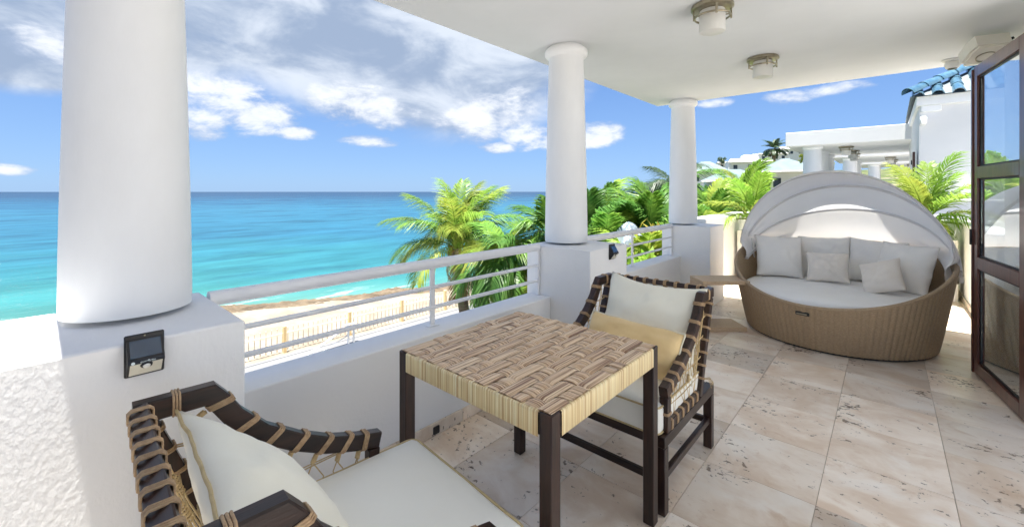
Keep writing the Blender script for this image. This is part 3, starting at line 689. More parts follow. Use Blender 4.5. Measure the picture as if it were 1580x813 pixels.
def chair(label, loc, rz, loose=False):
    t = thing('chair', label, 'chair', loc, rz, 'dark wood armchairs laced with cord')
    X = .325; D0 = 0.; D1 = .69
    # base frame
    for sx in (-1,1):
        for y in (D0+.022, D1-.022): build(MB().box((sx*(X-.022), y, .146), (.044,.044,.292), .003), 'leg', M['woodz'], t)
        build(MB().bx(sx*(X-.022)-.022, sx*(X-.022)+.022, D0, D1, .2925, .343, .003), 'seat_rail', M['wood'], t)
        build(MB().bx(sx*(X-.022)-.012, sx*(X-.022)+.012, D0+.044, D1-.044, .135, .168, .003), 'stretcher', M['wood'], t)
    for y in (D0+.022, D1-.022):
        build(MB().bx(-X+.0445, X-.0445, y-.021, y+.021, .294, .3415, .003), 'seat_rail', M['woodx'], t)
        build(MB().bx(-X+.0445, X-.0445, y-.011, y+.011, .126, .158, .003), 'stretcher', M['woodx'], t)
    sl = MB()
    for k in range(9): sl.bx(-X+.045, X-.045, .07+.066*k, .11+.066*k, .334, .342)
    build(sl, 'seat_slats', M['woodx'], t, False)
    # upper frame with a reclined back
    bw, bh = .040, .052
    def yb(z): return .205-.188*(z-.365)/(.846-.365)
    rec = math.atan2(.188, .481); RB = Matrix.Rotation(rec, 3, 'X')
    build(MB().box((0, yb(.858), .858), (2*X-.082, .040, .0255), .003, RB), 'back_rail', M['woodx'], t)
    build(MB().box((0, yb(.366), .366), (2*X-.082, .036, .040), .003, RB), 'back_rail', M['woodx'], t)
    for sx in (-1,1):
        xc = sx*(X-.0205)
        build(MB().bar((xc, yb(.346), .346), (xc, yb(.822), .822), .040, .040), 'back_post', M['woodz'], t)
        build(ribbon_bar([(xc, y, z) for y, z in ARM], bw, bh), 'arm', M['wood'], t, True, None, None, 30)
        build(MB().bx(xc-.0195, xc+.0195, ARM[-1][0]-.041, ARM[-1][0]-.001, .344, ARM[-1][1]-.024, .003), 'front_post', M['woodz'], t)
        build(MB().bx(xc-.0185, xc+.0185, .235, ARM[-1][0]-.042, .3445, .386, .003), 'side_rail', M['wood'], t)
        ya = [.085, .182, .245, .315, .39, .465, .535, .60]; low = []
        for k, y in enumerate(ya):
            z, tg = arm_at(y); put_wrap(t, (xc, y, z), tg, bw, bh, 3, 'cord', .010 if 0 < k < 7 else 0.)
            if k > 0:
                nrm = V(0,-tg.z,tg.y); kb = V(xc,y-.008,z)-nrm*(bh/2+.004); kt = kb-nrm*.026
                knot(t, kb, kt); low.append(kt)
        yr = [.27+.066*k for k in range(6)]
        for y in yr: put_wrap(t, (xc, y, .365), (0,1,0), .037, .0415)
        # netting: each knot splits into two cords that meet its neighbours' below
        for k, kt in enumerate(low):
            zn = .40+(kt.z-.40)*.52
            nx = low[k+1] if k+1 < len(low) else V(xc, .60, .42); pv = low[k-1] if k else V(xc, yb(kt.z-.06)+.02, kt.z-.06)
            m1 = (kt+nx)/2; m1.z = min(kt.z, nx.z)-.030
            yl = yr[min(5, max(0, int(round((kt.y-.27)/.066))))]
            cord(t, [[kt, m1+V(0,-.004,0), V(xc, (m1.y+yl)/2, (m1.z+.39)/2), V(xc, yl, .388)], [kt, kt+V(.002*sx,-.012,-.03), V(xc, (kt.y+yl)/2-.012, (kt.z+.39)/2), V(xc, yl-.008, .388)]], .0021)
            if kt.z > .56: knot(t, (xc, (kt.y+yl)/2, (kt.z+.39)/2+.018), (xc, (kt.y+yl)/2, (kt.z+.39)/2-.018))
        for z in (.44, .53, .63, .73):
            ye = max([y for y in [q*.01 for q in range(5,66)] if arm_at(y)[0]-.02 > z] or [.1]); y0_ = yb(z)+.015
            if ye-y0_ < .04: continue
            cord(t, [[V(xc, y0_, z), V(xc+.003, (ye+y0_)/2, z-.010), V(xc, ye, z-.004)], [V(xc, y0_, z+.005), V(xc-.003, (ye+y0_)/2, z-.005), V(xc, ye, z+.001)]], .0021)
        for k in range(7): z = .43+.06*k; put_wrap(t, (xc, yb(z), z), (0,-.188,.481), .040, .041, 2)
        put_wrap(t, (xc, ARM[-1][0]-.021, .425), (0,0,1), .039, .040, 2, 'cord')
    nbk = 9
    for k in range(nbk):
        x = -X+.075+(2*X-.15)*k/(nbk-1)
        put_wrap(t, (x, yb(.858), .858), (1,0,0), .042, .030, 3); put_wrap(t, (x, yb(.366), .366), (1,0,0), .038, .043, 3)
        cord(t, [[V(x+d,yb(.84),.84), V(x+d,yb(.6)-.006,.6), V(x+d,yb(.39),.39)] for d in (-.003,.003)], .0021)
        if k % 2: knot(t, (x,yb(.72)-.002,.72), (x,yb(.67)-.002,.67))
    for z in (.46,.56,.66,.76):
        cord(t, [[V(-X+.04,yb(z),z+d),V(0,yb(z)-.008,z-.008+d),V(X-.04,yb(z),z+d)] for d in (0,.005)], .0021)
    if loose:
        mb = MB(); rr = random.Random(4); yq = yb(.43)
        for k in range(12):
            mb.tube([V(-X-.002,yq,.43), V(-X-.02-rr.uniform(0,.01),yq-.01+rr.uniform(-.012,.012),.432+rr.uniform(-.008,.008)), V(-X-.035-rr.uniform(0,.012),yq-.02+rr.uniform(-.025,.03),.42+rr.uniform(-.03,.02))], .0009, 4)
        build(mb, 'frayed_end', M['cordpale'], t)
    return t
chair('dark wood cord laced chair in the foreground, its back to the nearest pedestal', (-1.100, .137, 0), rad(-3.5))
chair('dark wood cord laced chair across the table, holding a yellow cushion', (-1.037, 2.478, 0), pi, True)

# ---- cushions
def soft_box(name, w, d, h, r, puff, m, seed=0, n=22, nz=7, wob=.004):
    mb = MB(); idx = {}; vs = []; fs = []
    def put(x, y, z):
        k = (round(x,5), round(y,5), round(z,5))
        if k in idx: return idx[k]
        cx = max(-w/2+r, min(w/2-r, x)); cy = max(-d/2+r, min(d/2-r, y)); cz = max(-h/2+r*.8, min(h/2-r*.8, z))
        q = V(x-cx, y-cy, z-cz); p = V(cx,cy,cz)+(q.normalized()*r*(.8 if 0 else 1) if q.length > 1e-6 else q)
        ex, ey = 2*x/w, 2*y/d; b = (1-ex**4)*(1-ey**4)
        p.z += (1 if z > 0 else -1 if z < 0 else 0)*puff*b
        nn = noise.noise_vector(V(x*5+seed, y*5, z*5))
        p += nn*wob
        idx[k] = len(vs); vs.append(p); return idx[k]
    def lin(a, k, N_): return -a/2+a*k/N_
    for z in (-h/2, h/2):
        for i in range(n):
            for j in range(n):
                q = [put(lin(w,i+a,n), lin(d,j+b,n), z) for a, b in ((0,0),(1,0),(1,1),(0,1))]; fs.append(q if z > 0 else q[::-1])
    for s in (-1,1):
        for i in range(n):
            for k in range(nz):
                q = [put(lin(w,i+a,n), s*d/2, lin(h,k+b,nz)) for a, b in ((0,0),(1,0),(1,1),(0,1))]; fs.append(q if s < 0 else q[::-1])
                q = [put(s*w/2, lin(d,i+a,n), lin(h,k+b,nz)) for a, b in ((0,0),(1,0),(1,1),(0,1))]; fs.append(q if s > 0 else q[::-1])
    mb.add(vs, fs); return build(mb, name, m, None, True, None, None, 180)
def rim_path(w, d, z, r=.035, n=6):
    pts = []
    for (sx, sy, a0) in ((1,1,0),(-1,1,90),(-1,-1,180),(1,-1,270)):
        for k in range(n+1):
            a = rad(a0+90*k/n); pts.append((sx*(w/2-r)+r*cos(a), sy*(d/2-r)+r*sin(a), z))
    return pts
def seat_cushion(label, loc, rz):
    o = soft_box('seat_cushion', .61, .615, .125, .03, .012, M['creamseat'], loc[0]*7)
    tag(o, label, 'cushion', 'cream seat cushions'); o.location = loc; o.rotation_euler = (0,0,rz)
    for z in (.056, -.056): build(MB().tube(rim_path(.604,.609,z), .0048, 6, True), 'piping', M['piping'], o, True, None, None, 80)
    return o
seat_cushion('cream seat cushion with beige piping on the foreground chair, jutting past its front', (-1.062, .617, .414), rad(-5))
seat_cushion('cream seat cushion on the chair across the table, under the yellow cushion', (-1.037, 2.078, .405), pi)
def pillow(name, w, h, th, m, label, loc, rot, group=None, pip=None, seed=1., sag=.0, n=26, pinch=.07, slump=0.):
    mb = MB()
    def pt(u, v, s):
        a, b = u, v
        px_ = a*(1-pinch*(1-b*b)*abs(a)**3*1.0); py_ = b*(1-pinch*(1-a*a)*abs(b)**3*1.0)
        t_ = ((1-a**2)**.55*(1-b**2)**.55 if abs(a) < 1 and abs(b) < 1 else 0)
        z = s*th/2*t_
        q = V(px_*w/2, py_*h/2, z)
        wr = noise.noise(V(a*2.2+seed*3.1, b*2.2+seed, s*.7))*.012+noise.noise(V(a*6+seed, b*5, s+seed))*.006
        q.z += wr*(.4+t_); q.x += noise.noise(V(a*3+seed*2, b*3, 4))*.006; q.y += noise.noise(V(b*3+seed*5, a*3, 9))*.006-sag*(1-a*a)*(b > 0)*b*h*.5
        q.z += slump*(b+1)**2*.25
        return q
    vs = []; fs = []; N_ = n
    for s in (1,-1):
        o = len(vs)
        for i in range(N_+1):
            for j in range(N_+1): vs.append(pt(-1+2*i/N_, -1+2*j/N_, s))
        for i in range(N_):
            for j in range(N_):
                q = (o+i*(N_+1)+j, o+(i+1)*(N_+1)+j, o+(i+1)*(N_+1)+j+1, o+i*(N_+1)+j+1); fs.append(q if s > 0 else q[::-1])
    edge = [pt(-1+2*i/N_,-1,0) for i in range(N_)]+[pt(1,-1+2*i/N_,0) for i in range(N_)]+[pt(1-2*i/N_,1,0) for i in range(N_)]+[pt(-1,1-2*i/N_,0) for i in range(N_)]
    o = build(mb.add(vs, fs), name, m, None, True, None, None, 180)
    bm = bmesh.new(); bm.from_mesh(o.data); bmesh.ops.remove_doubles(bm, verts=bm.verts, dist=.0035); bm.to_mesh(o.data); bm.free()
    if pip: build(MB().tube(edge, .0042, 6, True), 'piping', pip, o, True, None, None, 80)
    tag(o, label, 'pillow', group); o.location = loc; o.rotation_euler = rot
    return o
pillow('back_pillow', .585, .50, .165, M['cream'], 'large cream back pillow on the foreground chair, beige seam facing the camera', (-1.085, .375, .645), (rad(50), 0, rad(176)), 'cream back pillows', M['piping'], 1.3, .03)
pillow('back_pillow', .565, .50, .19, M['cream'], 'large cream back pillow behind the yellow cushion on the far chair', (-1.000, 2.265, .668), (rad(66), rad(2), 0), 'cream back pillows', None, 2.7, .08)
pillow('lumbar_pillow', .53, .245, .15, M['yellow'], 'mustard yellow oblong cushion with white piping on the far chair', (-1.000, 2.045, .608), (rad(60), rad(1), rad(-3)), None, M['whitepiping'], 5.1, .03, pinch=.03)

# ---- round daybed
DC = V(-.401, 5.264, 0); RZ = rad(-8)
day = thing('daybed', 'round brown wicker daybed with white mattress and folding white canopy', 'daybed', DC, RZ)
def zr(a):     # rim height, a measured from the front (-y)
    c = 1-cos(a); return .400+.36*c*(1 if c < .8 else 1)-(.10*(c-.8)**1.0 if c > .8 else 0)-(.17*(c-1.1) if c > 1.1 else 0)
NR = 112; SUB = 6; NT = NR*SUB
def shell(i, j, nh=14):
    a = 2*pi*i/NT; h = j/(nh-1); fr = (i % SUB)/SUB
    rb = .743+(.862-.743)*(h**.9); rb += .0075*math.sin(pi*fr)**.7
    ang = a-pi/2
    return (rb*cos(ang), rb*sin(ang), .018+(zr(a if a <= pi else 2*pi-a)-.018)*h)
build(MB().grid(lambda i, j: shell(i, j), NT, 14, True), 'wicker_shell', M['wicker'], day, True, None, None, 70)
def rimp(i, n=120, r=.862, dz=0):
    a = 2*pi*i/n; return V(r*cos(a-pi/2), r*sin(a-pi/2), zr(a if a <= pi else 2*pi-a)+dz)
mb = MB(); mb.tube([rimp(i,160,.852,.004) for i in range(160)], .0165, 10, True)
build(mb, 'rim_roll', M['wicker'], day, True, None, None, 80)
def inner(i, j):
    a = 2*pi*i/120; h = j/5; zt = zr(a if a <= pi else 2*pi-a); z = .20+(zt-.20)*h; r = .743+.119*((z-.018)/(zt-.018))**.9-.024; return (r*cos(a-pi/2), r*sin(a-pi/2), z)
build(MB().grid(inner, 120, 6, True), 'inner_lining', M['wicker'], day)
build(MB().lathe([(.70,0),(.735,.003),(.738,.020),(.70,.022)], n=64), 'base_plinth', M['black'], day)
mp = [(.60,.25),(.735,.255),(.752,.28),(.768,.36),(.770,.395),(.762,.428),(.735,.444),(.6,.452),(.4,.456),(.2,.458),(.01,.459)]
mt = MB(); nm = 96
def mfun(i, j):
    r, z = mp[j]; a = 2*pi*i/nm; k = noise.noise(V(r*3*cos(a), r*3*sin(a), 2))*.010 + noise.noise(V(r*9*cos(a), r*9*sin(a), 5))*.004
    return (r*cos(a), r*sin(a), z+(k if j > 2 else 0))
mt.grid(mfun, nm, len(mp), True)
mo = build(mt, 'mattress', M['mattress'], day, True, None, None, 180)
build(MB().tube([(.771*cos(2*pi*k/90), .771*sin(2*pi*k/90), .40) for k in range(90)], .005, 6, True), 'piping', M['mattress'], mo, True, None, None, 80)
# handle slot
ha = rad(-100)+rad(8); hr = .851
hn = V(cos(ha), sin(ha), 0); ht = V(-sin(ha), cos(ha), 0); RH = Matrix((ht, hn, V(0,0,1))).transposed()
hs = build(MB().box(hn*(hr-.006)+V(0,0,.340), (.105,.026,.032), .004, RH), 'handle_slot', M['black'], day)
build(MB().box(hn*(hr+.006)+V(0,0,.337)-ht*.004, (.080,.008,.010), .002, RH), 'handle_grip', M['nickel'], hs)
def tuck(p):
    a = math.atan2(p.x, -p.y); rr_ = math.hypot(p.x, p.y); lim = .785
    q = 1-sstep(.0, .10, p.z-zr(abs(a))) 
    if rr_ > lim and q > 0: k = 1+(lim/rr_-1)*q; p.x *= k; p.y *= k
    return p
# canopy : bows on a common axle through the sides
CA, CRr, PZ = .875, .955, .655
BET = [97, 80, 61, 48, 35, 20, 4]
def bowp(beta, tt, k=1., rip=0.):
    b = rad(beta); d = V(0, cos(b), sin(b))
    p = V(CA*cos(tt)*(.985+.015*k), 0, PZ)+d*(CRr*k*sin(tt)); return p
nB, nTt = 49, 73
def canopy_pt(i, j):
    f = i/(nB-1); be = 100-90*f; tt = pi*(j/(nTt-1))
    segs = [100, 60, 36, 10]
    sag = 0
    for a, b in zip(segs, segs[1:]):
        if b <= be <= a: q = (a-be)/(a-b); sag = .045*math.sin(pi*q)
    p = bowp(be, tt, 1.0-sag*sin(tt)**.6)
    e = 1-sin(tt); fold = .016*e**1.5*math.sin(f*34)+noise.noise(V(f*6, tt*2, 3))*.010*(.4+e)
    dirn = V(p.x/CA, 0, 0); p += V(fold*(1 if p.x > 0 else -1), fold*.3, 0)
    p.z -= .02*e
    return tuck(p) if be > 20 else p
cn = build(MB().grid(canopy_pt, nB, nTt), 'canopy', M['canopy'], day, True, None, None, 180)
for be in (60, 36, 11):
    build(MB().tube([bowp(be, pi*(.03+.94*j/60), .977) for j in range(61)], .0135, 8), 'canopy_bow', M['sleeve'], day, True, None, None, 80)
# front hem: broad sleeve over the first bow
def hem(i, j):
    tt = pi*(.01+.98*i/80); a = j/7; p = bowp(101-4.0*a-1.5*math.sin(a*pi), tt, .992+.016*math.sin(a*2*pi)); p += V(0,0,noise.noise(V(i*.12,a,1))*.006); return tuck(p)
build(MB().grid(hem, 81, 8), 'canopy_hem', M['sleeve'], day, True, None, None, 180)
# hanging cloth at both ends of the front bow
for sx in (-1,1):
    def drape(i, j, sx=sx):
        f = i/26; h = j/12; be = 101-46*f; tt = .05+.30*(1-h)
        p = bowp(be, tt if sx > 0 else pi-tt, .985); fold = .014*math.sin(f*17+h*1.5)*(.35+h)-.02*h
        p.x = p.x*(1-.055*h)+sx*fold; p.z -= h*(.03+.02*math.sin(f*9)); p.y -= .05*h+.02*h*math.sin(f*6); return tuck(p)
    build(MB().grid(drape, 27, 13), 'cloth_drape', M['canopy'], day, True, None, None, 180)
    build(MB().lathe([(.0,-.012),(.03,-.012),(.034,0),(.03,.012),(0,.012)], n=20), 'hinge', M['nickel'], day, True, (sx*(CA-.02),0,PZ), (0,pi/2,0))
# crossed braces seen at the left end
for a, b in (((-.80,-.02,.66),(-.70,.30,.86)),((-.80,.22,.62),(-.74,-.02,.88))): build(MB().tube([a,b], .008, 8), 'canopy_brace', M['whiteplastic'], day)
def dp(x, y, z): return (x, y, z)
G1 = 'large white pillows on the daybed'; G2 = 'small ivory pillows on the daybed'
pillow('daybed_pillow', .47, .47, .24, M['linen'], 'large white pillow at the left end of the daybed, left of all others', (-.905, 5.54, .675), (rad(72), rad(2), rad(24)), G1, None, 3.3)
pillow('daybed_pillow', .48, .47, .24, M['linen'], 'large white pillow behind the small upright ivory pillow on the daybed', (-.515, 5.80, .675), (rad(72), rad(-2), rad(6)), G1, None, 4.9)
pillow('daybed_pillow', .48, .47, .24, M['linen'], 'large white pillow between two others, right of the upright ivory pillow', (-.085, 5.80, .672), (rad(70), rad(3), rad(-6)), G1, None, 6.1)
pillow('daybed_pillow', .47, .48, .24, M['linen'], 'large white pillow at the right end of the daybed under the canopy cloth', (.125, 5.50, .672), (rad(72), rad(1), rad(-34)), G1, None, 7.7)
pillow('small_pillow', .37, .32, .17, M['linenwarm'], 'small ivory pillow standing upright in the middle of the daybed', (-.465, 5.50, .610), (rad(66), rad(-2), rad(4)), G2, None, 8.8)
pillow('small_pillow', .33, .33, .17, M['linenwarm'], 'small ivory pillow tipped on its corner at the right of the daybed', (-.035, 5.26, .602), (rad(58), rad(-20), rad(-16)), G2, None, 9.4)

# ---- wicker C shaped side table
st = thing('side_table', 'small tan wicker side table open on one side, pushed against the daybed', 'side table', (-1.04, 4.71, 0), TH)
build(MB().bx(-.44, .0, 0, .31, .002, .043, .004), 'base', M['wickerlight'], st)
build(MB().bx(-.445, -.395, 0.001, .309, .0435, .4665, .004), 'side_panel', M['wickerlight'], st)
build(MB().bx(-.445, .03, 0, .31, .467, .505, .004), 'top', M['wickerlight'], st)

# ---- palms and plants
def frond_mesh(name, L_, droop, pairs, leaf, lw, lean=.5, hang=.6, seed=0, arch=.35, rach=.012):
    """one frond growing along +y from the origin, arching up then down; leaflets either side"""
    rr = random.Random(seed); mb = MB(); P = []
    n = 14
    for k in range(n+1):
        f = k/n; ang = arch-droop*f**1.3; 
        P.append(V(0,0,0) if k == 0 else P[-1]+V(0, cos(ang), sin(ang))*(L_/n))
    mb.tube(P, [rach*(1-.85*k/n) for k in range(n+1)], 4)
    for k in range(pairs):
        f = .16+.84*(k+rr.random()*.6)/pairs; q = f*n; i = min(n-1, int(q)); p = P[i].lerp(P[i+1], q-i); t = (P[i+1]-P[i]).normalized(); up = V(1,0,0).cross(t)
        ll = leaf*(math.sin(pi*min(1, .12+f*.80))**.75)*rr.uniform(.85,1.12)
        for s in (-1,1):
            d = (V(s,0,0)*(1-lean*.55)+t*(lean+.35*f)+up*rr.uniform(.0,.28)).normalized()
            w = lw*rr.uniform(.8,1.15); sd_ = d.cross(up).normalized()*w
            a = p; b = p+d*ll*.45; c = p+d*ll*.78-V(0,0,1)*ll*hang*.28*rr.uniform(.6,1.3); e = p+d*ll*.97-V(0,0,1)*ll*hang*rr.uniform(.6,1.2)
            o = len(mb.v); mb.v += [tuple(a-sd_*.4),tuple(a+sd_*.4),tuple(b-sd_),tuple(b+sd_),tuple(c-sd_*.75),tuple(c+sd_*.75),tuple(e)]
            mb.f += [(o,o+1,o+3,o+2),(o+2,o+3,o+5,o+4),(o+4,o+5,o+6)]
    me = mb.mesh(name); return me
def palm(label, top, base_z, fronds, L_, leafmats, droop=(1.0,2.2), pairs=34, leaf=.5, lw=.018, hang=.6, seed=0, rt=.11, name='palm_tree', elev=(85,-35), lean=.5, wind=(0,0), husk=False, cat='palm tree', lean_base=(0,0), stem=True, arch=.1):
    rr = random.Random(seed); x, y, z = top
    t = thing(name, label, cat, (x+lean_base[0], y+lean_base[1], base_z))
    H_ = z-base_z
    if stem:
        pth = []; rad_ = []
        for k in range(15):
            f = k/14; pth.append(V(-lean_base[0]*f**1.5, -lean_base[1]*f**1.5, H_*f)); rad_.append(rt*(1.35-.5*f)*(1+.05*(k%2)))
        build(MB().tube(pth, rad_, 12), 'trunk', M['trunk'], t, True, None, None, 80)
    var = [frond_mesh('frond', L_, d_, pairs, leaf, lw, lean, hang, seed*10+k, arch) for k, d_ in enumerate([droop[0]+(droop[1]-droop[0])*q/3 for q in range(4)])]
    # each variant takes each leaf material
    vm = {}
    for k in range(fronds):
        f = (k+.5)/fronds; el = rad(elev[0]+(elev[1]-elev[0])*f**.85)+rr.uniform(-.12,.12); az = k*2.39996+rr.uniform(-.25,.25)
        m = leafmats[min(len(leafmats)-1, int(rr.random()*len(leafmats)))]
        vi = min(3, int((1-abs(math.sin(el)))*3.2+rr.random()*.8)) if el > 0 else rr.choice((0,1))
        if (vi, m) not in vm: c = var[vi].copy(); c.materials.append(M[m]); vm[(vi, m)] = c
        dirn = V(cos(el)*sin(az)+wind[0]*rr.uniform(.4,1), cos(el)*cos(az)+wind[1]*rr.uniform(.4,1), math.sin(el)).normalized()
        o = link('frond', vm[(vi, m)], None, t, False)
        yv = dirn; zv = (V(0,0,1)-yv*yv.z); zv = zv.normalized() if zv.length > .05 else V(1,0,0); xv = yv.cross(zv)
        s = rr.uniform(.82,1.12)
        o.matrix_local = Matrix.Translation(V(-lean_base[0], -lean_base[1], H_)+dirn*.03) @ Matrix((xv, yv, zv)).transposed().to_4x4() @ Matrix.Scale(s,4)
    if len(fronds_dead := range(rr.randint(1, 3))) and stem and cat == 'palm tree':
        for k in fronds_dead:
            c = var[3].copy(); c.materials.append(M['leaf_dead'])
            az = rr.uniform(0, 2*pi); el = rad(rr.uniform(-62, -40)); yv = V(cos(el)*sin(az), cos(el)*cos(az), math.sin(el)); zv = (V(0,0,1)-yv*yv.z).normalized(); xv = yv.cross(zv)
            o = link('dead_frond', c, None, t, False); o.matrix_local = Matrix.Translation(V(-lean_base[0], -lean_base[1], H_-.04)) @ Matrix((xv, yv, zv)).transposed().to_4x4() @ Matrix.Scale(rr.uniform(.6,.85),4)
    if husk:
        mb = MB()
        for k in range(16):
            a = rr.uniform(0,2*pi); p0 = V(-lean_base[0]+.1*cos(a), -lean_base[1]+.1*sin(a), H_-rr.uniform(-.05,.25)); e = V(cos(a),sin(a),0)
            mb.tube([p0, p0+e*.10+V(0,0,.04), p0+e*.17-V(0,0,.16), p0+e*.15-V(0,0,.38)], [.035,.03,.02,.006], 5)
        build(mb, 'dead_husks', M['husk'], t)
    return t
palm('yellow green coconut palm leaning seaward beyond the railing, left of all other palms', (-9.15,7.92,-.22), -5, 34, 2.08, ['leaf_lime','leaf_green','leaf_areca','leaf_lime'], (.7,2.0), 78, .58, .011, .8, 3, .14, elev=(88,8), wind=(.05,.22), husk=True, lean_base=(.35,.25), arch=.15)
palm('bushy green palm with drooping leaves just left of the middle column', (-6.14,6.75,-.02), -5, 22, 1.35, ['leaf_green','leaf_green','leaf_deep','leaf_lime'], (1.2,2.5), 50, .50, .016, .95, 5, .1, elev=(72,-40))
palm('tall deep green palm partly hidden by the middle column', (-5.65,7.55,.42), -5, 20, 1.2, ['leaf_deep','leaf_green','leaf_deep'], (1.1,2.4), 50, .48, .016, .9, 8, .1, elev=(85,-40))
palm('upright green palm right of the middle column beside the silver tarp', (-4.75,7.75,.38), -5, 20, 1.15, ['leaf_green','leaf_deep','leaf_lime'], (.6,1.8), 48, .48, .016, .6, 12, .09, elev=(88,-15))
palm('broad green palm directly left of the farthest column', (-3.72,8.5,.40), -5, 24, 1.15, ['leaf_green','leaf_deep','leaf_green'], (.7,2.1), 50, .46, .017, .65, 15, .1, elev=(88,-30))
palm('dark feathery coconut palm standing tall behind the farthest column', (-5.28,14.04,1.50), -5, 20, 1.75, ['leaf_dark','leaf_dark','leaf_deep'], (.9,2.0), 46, .5, .018, .8, 18, .13, elev=(60,-30))
palm('low green palm between the farthest column and the daybed canopy', (-3.05,10.6,.55), -5, 22, 1.2, ['leaf_green','leaf_lime','leaf_deep'], (.7,2.0), 50, .45, .016, .65, 21, .09, elev=(85,-20))
palm('lime green palm behind the left parapet, touching the daybed canopy in view', (-2.70,11.8,.85), -5, 22, 1.3, ['leaf_areca','leaf_green','leaf_areca'], (.7,2.0), 52, .45, .015, .65, 24, .09, elev=(85,-20))
palm('low yellow green palm below the second railing', (-3.10,6.9,-.15), -5, 20, 1.0, ['leaf_lime','leaf_green','leaf_areca'], (.8,2.2), 32, .42, .022, .6, 27, .08, elev=(85,-35))
palm('green palm filling the gap between middle and farthest columns, just above the railing', (-4.35,8.55,.28), -5, 22, 1.15, ['leaf_green','leaf_green','leaf_deep'], (.8,2.1), 48, .46, .017, .7, 61, .09, elev=(82,-30))
palm('green palm behind the silver tarp, right of the middle column', (-4.1,7.35,.05), -5, 20, 1.05, ['leaf_green','leaf_lime','leaf_green'], (.8,2.2), 46, .45, .016, .7, 64, .09, elev=(80,-35))
palm('broad palm farther back, seen between the two farther columns', (-6.3,11.2,.55), -5, 22, 1.5, ['leaf_green','leaf_deep','leaf_areca'], (.8,2.1), 46, .5, .017, .7, 67, .1, elev=(80,-30))
palm('low green palm under the long railing beside the middle pedestal', (-4.3,6.3,-.85), -5, 18, 1.05, ['leaf_green','leaf_lime'], (.9,2.4), 32, .45, .024, .75, 30, .08, elev=(80,-45))
palm('deep green palm below the bushy palm, its crown at wall height', (-6.6,9.6,-.4), -5, 20, 1.5, ['leaf_deep','leaf_green'], (.8,2.2), 34, .5, .024, .6, 33, .1, elev=(85,-35))
palm('green palm far below the second railing, near the farthest pedestal', (-3.6,9.6,-.1), -5, 20, 1.3, ['leaf_deep','leaf_green'], (.8,2.2), 34, .48, .024, .6, 36, .1, elev=(85,-35))
def croton(label, loc, n, m, seed, L_=.4):
    rr = random.Random(seed); t = thing('shrub', label, 'shrub', loc); mb = MB()
    st_ = MB()
    for k in range(n):
        a = rr.uniform(0,2*pi); e = rr.uniform(.1,1.4); p = V(rr.gauss(0,.22), rr.gauss(0,.22), rr.uniform(-.3,.25)); d = V(cos(a)*cos(e), sin(a)*cos(e), sin(e)); s_ = d.cross(V(0,0,1)).normalized()*L_*.10
        ll = L_*rr.uniform(.6,1.1); o = len(mb.v); b = p+d*ll*.5; c = p+d*ll-V(0,0,.25*ll)
        mb.v += [tuple(p),tuple(b-s_),tuple(b+s_),tuple(c)]; mb.f += [(o,o+1,o+2),(o+1,o+3,o+2)]
    build(mb, 'leaves', M[m], t, False)
    for k in range(5): st_.tube([V(rr.gauss(0,.05),rr.gauss(0,.05),-1.6), V(rr.gauss(0,.18),rr.gauss(0,.18),0)], .015, 5)
    build(st_, 'stems', M['trunk'], t)
    return t
croton('bright yellow leafed shrub under the second railing, left of the farthest pedestal', (-2.85,7.15,.42), 260, 'leaf_yellow', 2)
croton('pale green broad leafed shrub low behind the second railing', (-2.75,6.1,.12), 320, 'leaf_areca', 3, .34)
# silver tarp-covered parasol among the palms
tp = thing('covered_parasol', 'pointed silver tarp cover poking up among the palms by the middle column', 'parasol', (-3.44, 7.0, -5))
def tarp(i, j):
    a = 2*pi*i/40; h = j/14; r = .36*(h**.75)*(1+.10*math.sin(a*5+h*3)+noise.noise(V(cos(a)*2, sin(a)*2, h*4))*.22); return (r*cos(a)*1.15, r*sin(a)*1.15, 5.87-.62*h**1.25)
build(MB().grid(tarp, 40, 15, True), 'tarp', M['tarp'], tp, True, None, None, 60)
build(MB().tube([(0,0,0),(0,0,5.4)], .03, 10), 'pole', M['nickel'], tp)
# planters with arecas
def planter(label, loc, w, h):
    t = thing('planter', label, 'planter', loc, 0, 'square white planters behind the daybed')
    c = h-.008; b = MB(); b.bx(-w/2, w/2, -w/2, -w/2+.025, 0, h, .003); b.bx(-w/2, w/2, w/2-.025, w/2, 0, h, .003); b.bx(-w/2, -w/2+.025, -w/2+.0255, w/2-.0255, 0, c, .003); b.bx(w/2-.025, w/2, -w/2+.0255, w/2-.0255, 0, c, .003)
    build(b, 'pot', M['planter'], t); build(MB().bx(-w/2+.026, w/2-.026, -w/2+.026, w/2-.026, .02, h-.05), 'soil', M['soil'], t); return t
planter('square white planter left of the daybed canopy by the parapet', (-1.58, 7.55, .0), .38, .79)
planter('square white planter in the far right corner behind the daybed', (.46, 7.98, .0), .44, .78)
palm('leafy areca palm in the planter left of the daybed', (-1.58,7.55,.95), .74, 16, .78, ['leaf_areca','leaf_lime'], (.6,1.8), 40, .26, .0085, .5, 40, .03, name='areca_palm', elev=(88,8), cat='potted palm')
palm('leafy areca palm in the far right planter, fronds spilling over the daybed canopy', (.40,7.98,1.00), .73, 22, .86, ['leaf_areca','leaf_areca','leaf_lime'], (.5,1.9), 42, .28, .0085, .55, 43, .03, name='areca_palm', elev=(88,-8), cat='potted palm')

